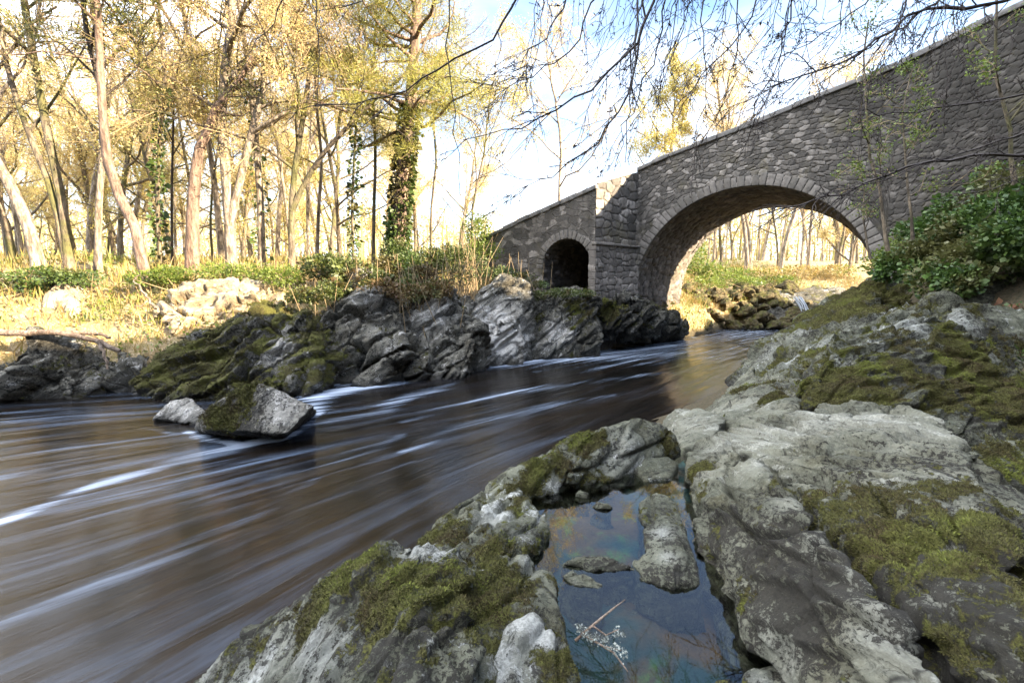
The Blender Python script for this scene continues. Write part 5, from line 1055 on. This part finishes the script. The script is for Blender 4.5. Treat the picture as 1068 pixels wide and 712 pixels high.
C = in_land(26000, rg, lambda p: onbank(p) & (fbm(np.column_stack([p * .5, p[:, 0] * 0]), 3, 12) > .0)); C[:, 2] += rg.random(len(C)) ** 2 * .35
V, F = leaf_quads(C, .075, rg, .3, .7); tag(link('undergrowth', mesh('undergrowth', V, F), M_SPRING), kind='stuff')
C = in_land(14000, rg, lambda p: (side(p, LEFT) > .9) & (seg_dist(p, LEFT) < 9) & (np.abs(p[:, 0]) < 1.3 * p[:, 1])); C[:, 2] += .02
V, F = leaf_quads(C, .08, rg, 0, .7); b = NB('fallen_leaf'); b.out(b.mix(b.island(), (.10, .05, .02), (.34, .23, .12)), .9); tag(link('leaf_litter', mesh('leaf_litter', V, F), b.m), kind='stuff')
# the pale stony slope and the fallen branch of the left bank
rock('outcrop', [bankrock('', [(165, 322, .3), (195, 296, .9), (222, 302, .9), (255, 300, .8), (285, 318, .3), (240, 332, .1), (185, 338, 0)], 10.9, zb=.6, back=1.0)], M_SUNBUFF, .04, 1, (1, .2, .3), .28, .16, .3, .8, -.2, .2, [], [], tuft=0, label='sunlit pale rock patch on the bank below the reddish pine')
rock('outcrop', [bankrock('', [(45, 310, .2), (58, 290, .6), (72, 295, .5), (80, 325, .1), (70, 345, 0), (48, 345, 0)], 10.9, zb=.6, back=.8)], M_SUNBUFF, .04, 2, (.3, .2, 1), .1, .05, .05, .8, -.15, .2, [], [sY(62, 320, 11, .5, .4)], tuft=0, label='upright bare rock under the ivy cap at the left')
def logs(name, label, paths, mat, cat='branch'):
    t = Tubes()
    for pts, r0, r1 in paths:
        q = dense(np.array(pts), 14); q[1:-1] += rb.normal(size=(12, 3)) * .02; t.add(q, np.linspace(r0, r1, 14), 6)
    return tag(link(name, t.mesh(name), mat), label, cat)
logs('fallen_branch', 'long fallen branch lying across the rocks at the left', [([P(-30, 349, 9.4), P(30, 346, 9.5), P(65, 348, 9.6), P(100, 355, 9.8), P(125, 366, 9.9)], .085, .05), ([P(65, 348, 9.6), P(95, 346, 9.9), P(115, 352, 10)], .06, .03), ([P(100, 355, 9.8), P(108, 368, 9.7), P(112, 385, 9.6)], .045, .02)], M_DRIFT)
logs('fallen_branch', 'thin pale forked dead branch sticking out of the bank', [([P(162, 322, 10.7), P(150, 305, 10.9), P(140, 292, 11.1)], .035, .015), ([P(155, 313, 10.8), P(145, 320, 10.6), P(140, 318, 10.6)], .02, .008), ([P(140, 292, 11.1), P(146, 285, 11.2)], .015, .006)], M_DRIFT)

# brambles and ivy on the right bank
def onr(px, pyy, Y, rx, rz, ryy=None): return lobY(px, pyy, Y, rx, rz, ryy)
lob = []
rr = np.random.default_rng(31)
for (a, c_, Yd, s) in ((935, 280, 9.2, .35), (955, 270, 9.0, .5), (975, 285, 8.2, .45), (990, 255, 8.6, .6), (1010, 275, 7.8, .5), (1020, 235, 8.2, .6), (1040, 258, 7.5, .55), (1050, 225, 7.8, .6), (1070, 200, 8.0, .6), (1075, 240, 7.2, .6), (1000, 292, 7.5, .35), (965, 240, 9.4, .5), (1000, 220, 9.2, .5), (1045, 190, 8.8, .5), (1100, 215, 7.4, .7), (1110, 180, 8, .7)):
    lob.append(lobY(a, c_, Yd, s, s * rr.uniform(.5, .8))); lob.append(lobY(a + rr.uniform(-18, 18), c_ + rr.uniform(-14, 16), Yd, s * .4, s * .35))
bush('bramble_thicket', 'dark green bramble and ivy thicket spilling down the right bank before the bridge', lob, 44000, .062, M_BRAM, 21, 0, 'brambles', aspect=.8)
bush('fern', 'small green tuft of leaves at the bridge foot above the rock slope', [lobY(915, 275, 10.8, .35, .25), lobY(935, 262, 10.4, .35, .35)], 1800, .06, M_SPRING, 22, 0, 'plant')
rv_ = np.random.default_rng(41); q_ = np.column_stack([rv_.uniform(2.5, 15, 60000), rv_.uniform(-8, 13, 60000)]); q_ = q_[(side(q_, RIGHT) < -2.4) & (fbm(np.column_stack([q_ * .9, q_[:, 0] * 0]), 3, 9) > -.1) & ((q_[:, 0] > 6) | (q_[:, 1] < -1))]
C = np.column_stack([q_, land(q_) + .03 + .12 * rv_.random(len(q_)) ** 2]); V, F = leaf_quads(C, .075, rv_, .35, .8); tag(link('ivy_ground_cover', mesh('ivy_ground_cover', V, F), M_IVY), kind='stuff')
rl = np.random.default_rng(40); C = np.array([P(a, c_, Yd) for a, c_, Yd in zip(rl.uniform(1010, 1090, 900), rl.uniform(322, 345, 900), rl.uniform(6.6, 7.4, 900))]); C[:, 2] = 1.72 + .05 * rl.random(900) + .18 * (C[:, 0] - 6.4)
b = NB('red_fallen_leaf'); b.out(b.mix(b.island(), (.11, .045, .025), (.30, .16, .09)), .9); V, F = leaf_quads(C, .07, rl, 0, .6); tag(link('fallen_leaves', mesh('fallen_leaves', V, F), b.m), kind='stuff')
# saplings in front of the bridge
def sapling(label, line_, Y, rad, seed, nleaf, mat=M_SPRING, kids=(9, 4, 3), bark=M_BARK):
    tr = Tree(seed); a = dense(strip(line_, Y), 8); a[1:] += tr.r.normal(size=(7, 3)) * .02; tr.limb(a, rad, 0, 3, .16, .03, kids + (3,), (35, 70), (.2, .4), .25)
    return plant_tree('sapling', tr, a[0], label, 'saplings before the bridge', bark, mat, nleaf, .055, .06)
sapling('thin pale sapling standing before the right side of the arch', [(926, 262, 0), (918, 205, 0), (907, 150, 0), (903, 80, 0), (905, 20, 0)], 9.0, .032, 51, 350)
sapling('thin grey sapling at the edge of the arch', [(908, 270, 0), (900, 225, 0), (898, 170, 0)], 10.0, .022, 52, 160)
sapling('leafy sapling rising from the brambles at the right', [(952, 250, 0), (945, 180, 0), (940, 120, 0), (952, 70, 0)], 8.4, .024, 53, 600)
sapling('tall bare sapling near the right edge', [(1060, 200, 0), (1048, 120, 0), (1038, 40, 0), (1036, -30, 0)], 7.6, .032, 54, 350)

# ------------------------------------------------------------------ beech boughs hanging overhead from trees on the near bank
beech = empty('beech_tree', (5.5, -2.2, zland(5.5, -2.2)), 'beech on the near bank behind the camera whose bare boughs hang across the sky', 'tree')
bt = Tubes(); zb_ = zland(5.5, -2.2)
trunk = np.array([(5.5, -2.2, zb_ - .3), (5.3, -1.9, zb_ + 2), (5.0, -1.5, 7.0), (4.4, -.8, 9.5), (3.8, 0, 12)]); bt.add(dense(trunk, 12), np.linspace(.34, .14, 12), 10)
limbs = [np.array([(5.05, -1.6, 6.5), (4.2, 1.0, 7.0), (3.2, 3.0, 6.9), (1.6, 4.6, 6.6), (.2, 5.4, 6.2)]), np.array([(5.0, -1.5, 7.2), (3.0, .6, 7.6), (.5, 2.6, 7.2), (-1.6, 4.0, 6.6), (-3.4, 5.0, 6.0)]), np.array([(5.1, -1.7, 6.2), (5.6, 1.0, 6.4), (6.0, 3.4, 6.5), (5.6, 5.4, 6.4)]), np.array([(5.1, -1.7, 5.4), (6.6, .8, 5.6), (7.8, 3.4, 5.8), (8.2, 5.6, 5.6)])]
for l in limbs: bt.add(dense(l, 14), np.linspace(.11, .02, 14), 6)
part('trunk', bt.mesh('trunk'), M_BARKDARK, beech)
LP = np.concatenate([dense(l, 30) for l in limbs])
rt = np.random.default_rng(77)
def bough(px, Y, rad=.014, tw=14, depth=2, tl=.5, droop=-.10, sl=0.0):
    """one hanging bough: a wandering line with side twigs and pointed buds"""
    a = np.array([P(x, y, Y + sl * i_ + .0) for i_, (x, y) in enumerate(px)])
    j = LP[np.argmin(np.linalg.norm(LP - a[0] - np.array([0, 0, .8]), axis=1))]
    a = np.concatenate([[j], [(j + a[0]) / 2 + np.array([0, 0, .12])], a]); n = 22; a = dense(a, n); a[1:-1] += rt.normal(size=(n - 2, 3)) * .018
    T = Tubes(); rad *= 1.0; T.add(a, np.linspace(rad * 1.5, rad * .35, n), 4); B, BD = [], []
    def sub(p, d, L, r, lev):
        q = wander(rt, p, d, L, 5, .16, droop * .5); T.add(q, np.linspace(r, max(r * .4, .0026), 6), 3)
        for t in rt.uniform(.2, 1, 4): k = t * 5; i = min(int(k), 4); B.append(q[i] + (q[i + 1] - q[i]) * (k - i)); BD.append(q[i + 1] - q[i])
        if lev < depth:
            for t in rt.uniform(.15, .95, 4): k = t * 5; i = min(int(k), 4); dd = q[i + 1] - q[i]; dd /= np.linalg.norm(dd); sub(q[i] + (q[i + 1] - q[i]) * (k - i), dd + perp(rt, dd) * rt.uniform(.35, .8), L * rt.uniform(.35, .6), r * .6, lev + 1)
    for t in rt.uniform(.12, 1, tw):
        k = t * (n - 1); i = min(int(k), n - 2); dd = a[i + 1] - a[i]; dd /= np.linalg.norm(dd); sub(a[i] + (a[i + 1] - a[i]) * (k - i), dd + perp(rt, dd) * rt.uniform(.3, .8), tl * rt.uniform(.5, 1.3), rad * .4, 1)
    V, F = merge(*[(np.concatenate(T.V), np.concatenate(T.F)), leaf_quads(np.array(B), .028, rt, 0, .3, np.array(BD) * 8)])
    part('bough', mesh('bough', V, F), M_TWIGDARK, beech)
bough([(560, -40), (520, 35), (470, 66), (415, 98), (370, 108), (328, 111)], 4.6, .013, 10, 1, .45)
bough([(468, -40), (466, 40), (472, 110), (478, 160), (480, 205)], 4.2, .008, 7, 1, .3)
bough([(330, -40), (331, 40), (333, 80), (332, 112)], 4.0, .007, 7, 1, .3)
bough([(233, -40), (231, 30), (234, 60), (246, 78)], 4.0, .007, 7, 1, .3)
bough([(300, -40), (285, 30), (255, 62), (240, 64)], 4.4, .007, 6, 1, .3)
bough([(395, -30), (372, 5), (340, 14), (310, 10)], 4.4, .007, 6, 1, .3)
bough([(690, -40), (664, 50), (615, 96), (560, 128), (483, 146)], 4.5, .013, 16, 2, .55)
bough([(676, -40), (668, 50), (650, 108), (620, 150), (585, 180), (545, 196)], 4.8, .012, 14, 2, .5)
bough([(662, -40), (664, 40), (657, 120), (652, 170)], 4.4, .010, 12, 2, .45)
bough([(640, -40), (600, 45), (560, 76), (515, 100)], 4.6, .009, 14, 2, .5)
bough([(702, -40), (684, 60), (652, 130), (640, 182)], 4.6, .009, 12, 2, .5)
bough([(736, -40), (733, 50), (736, 110), (716, 162)], 4.4, .008, 10, 2, .4)
bough([(770, -40), (768, 40), (762, 90), (745, 130)], 4.5, .009, 12, 2, .45)
bough([(610, -40), (570, 40), (530, 70), (500, 78)], 5.0, .008, 12, 2, .5)
bough([(832, -40), (816, 50), (792, 96), (780, 160)], 4.6, .009, 12, 2, .45)
bough([(800, -40), (780, 30), (740, 70), (700, 120)], 5.0, .010, 14, 2, .5)
bough([(1110, -10), (1000, 8), (962, 6), (920, 36), (870, 70), (800, 92)], 5.2, .020, 22, 2, .6)
bough([(1020, -40), (950, 25), (890, 60), (850, 90)], 5.4, .014, 22, 2, .6)
bough([(930, -40), (900, 10), (850, 40), (800, 64)], 5.2, .010, 20, 2, .55)
bough([(960, -40), (930, 40), (905, 80), (895, 120)], 5.0, .010, 18, 2, .5)
bough([(1120, 90), (1060, 102), (980, 114), (920, 118), (862, 112)], 6.0, .014, 14, 2, .5)
bough([(1130, 158), (1060, 162), (1000, 164), (940, 176), (880, 200), (790, 226)], 6.4, .022, 26, 2, .6)
bough([(1130, 120), (1060, 140), (1000, 160), (930, 185), (850, 205)], 6.2, .012, 18, 2, .5)
bough([(1120, 205), (1060, 190), (1000, 205), (950, 215)], 6.0, .010, 12, 2, .4)
for q in range(22):
    x = rt.uniform(560, 1010); y1 = rt.uniform(30, 150); s = rt.uniform(-90, -10); bough([(x, -40), (x + s * .35, y1 * .4), (x + s, y1)], rt.uniform(4.2, 5.4), .007, 11, 2, .5)
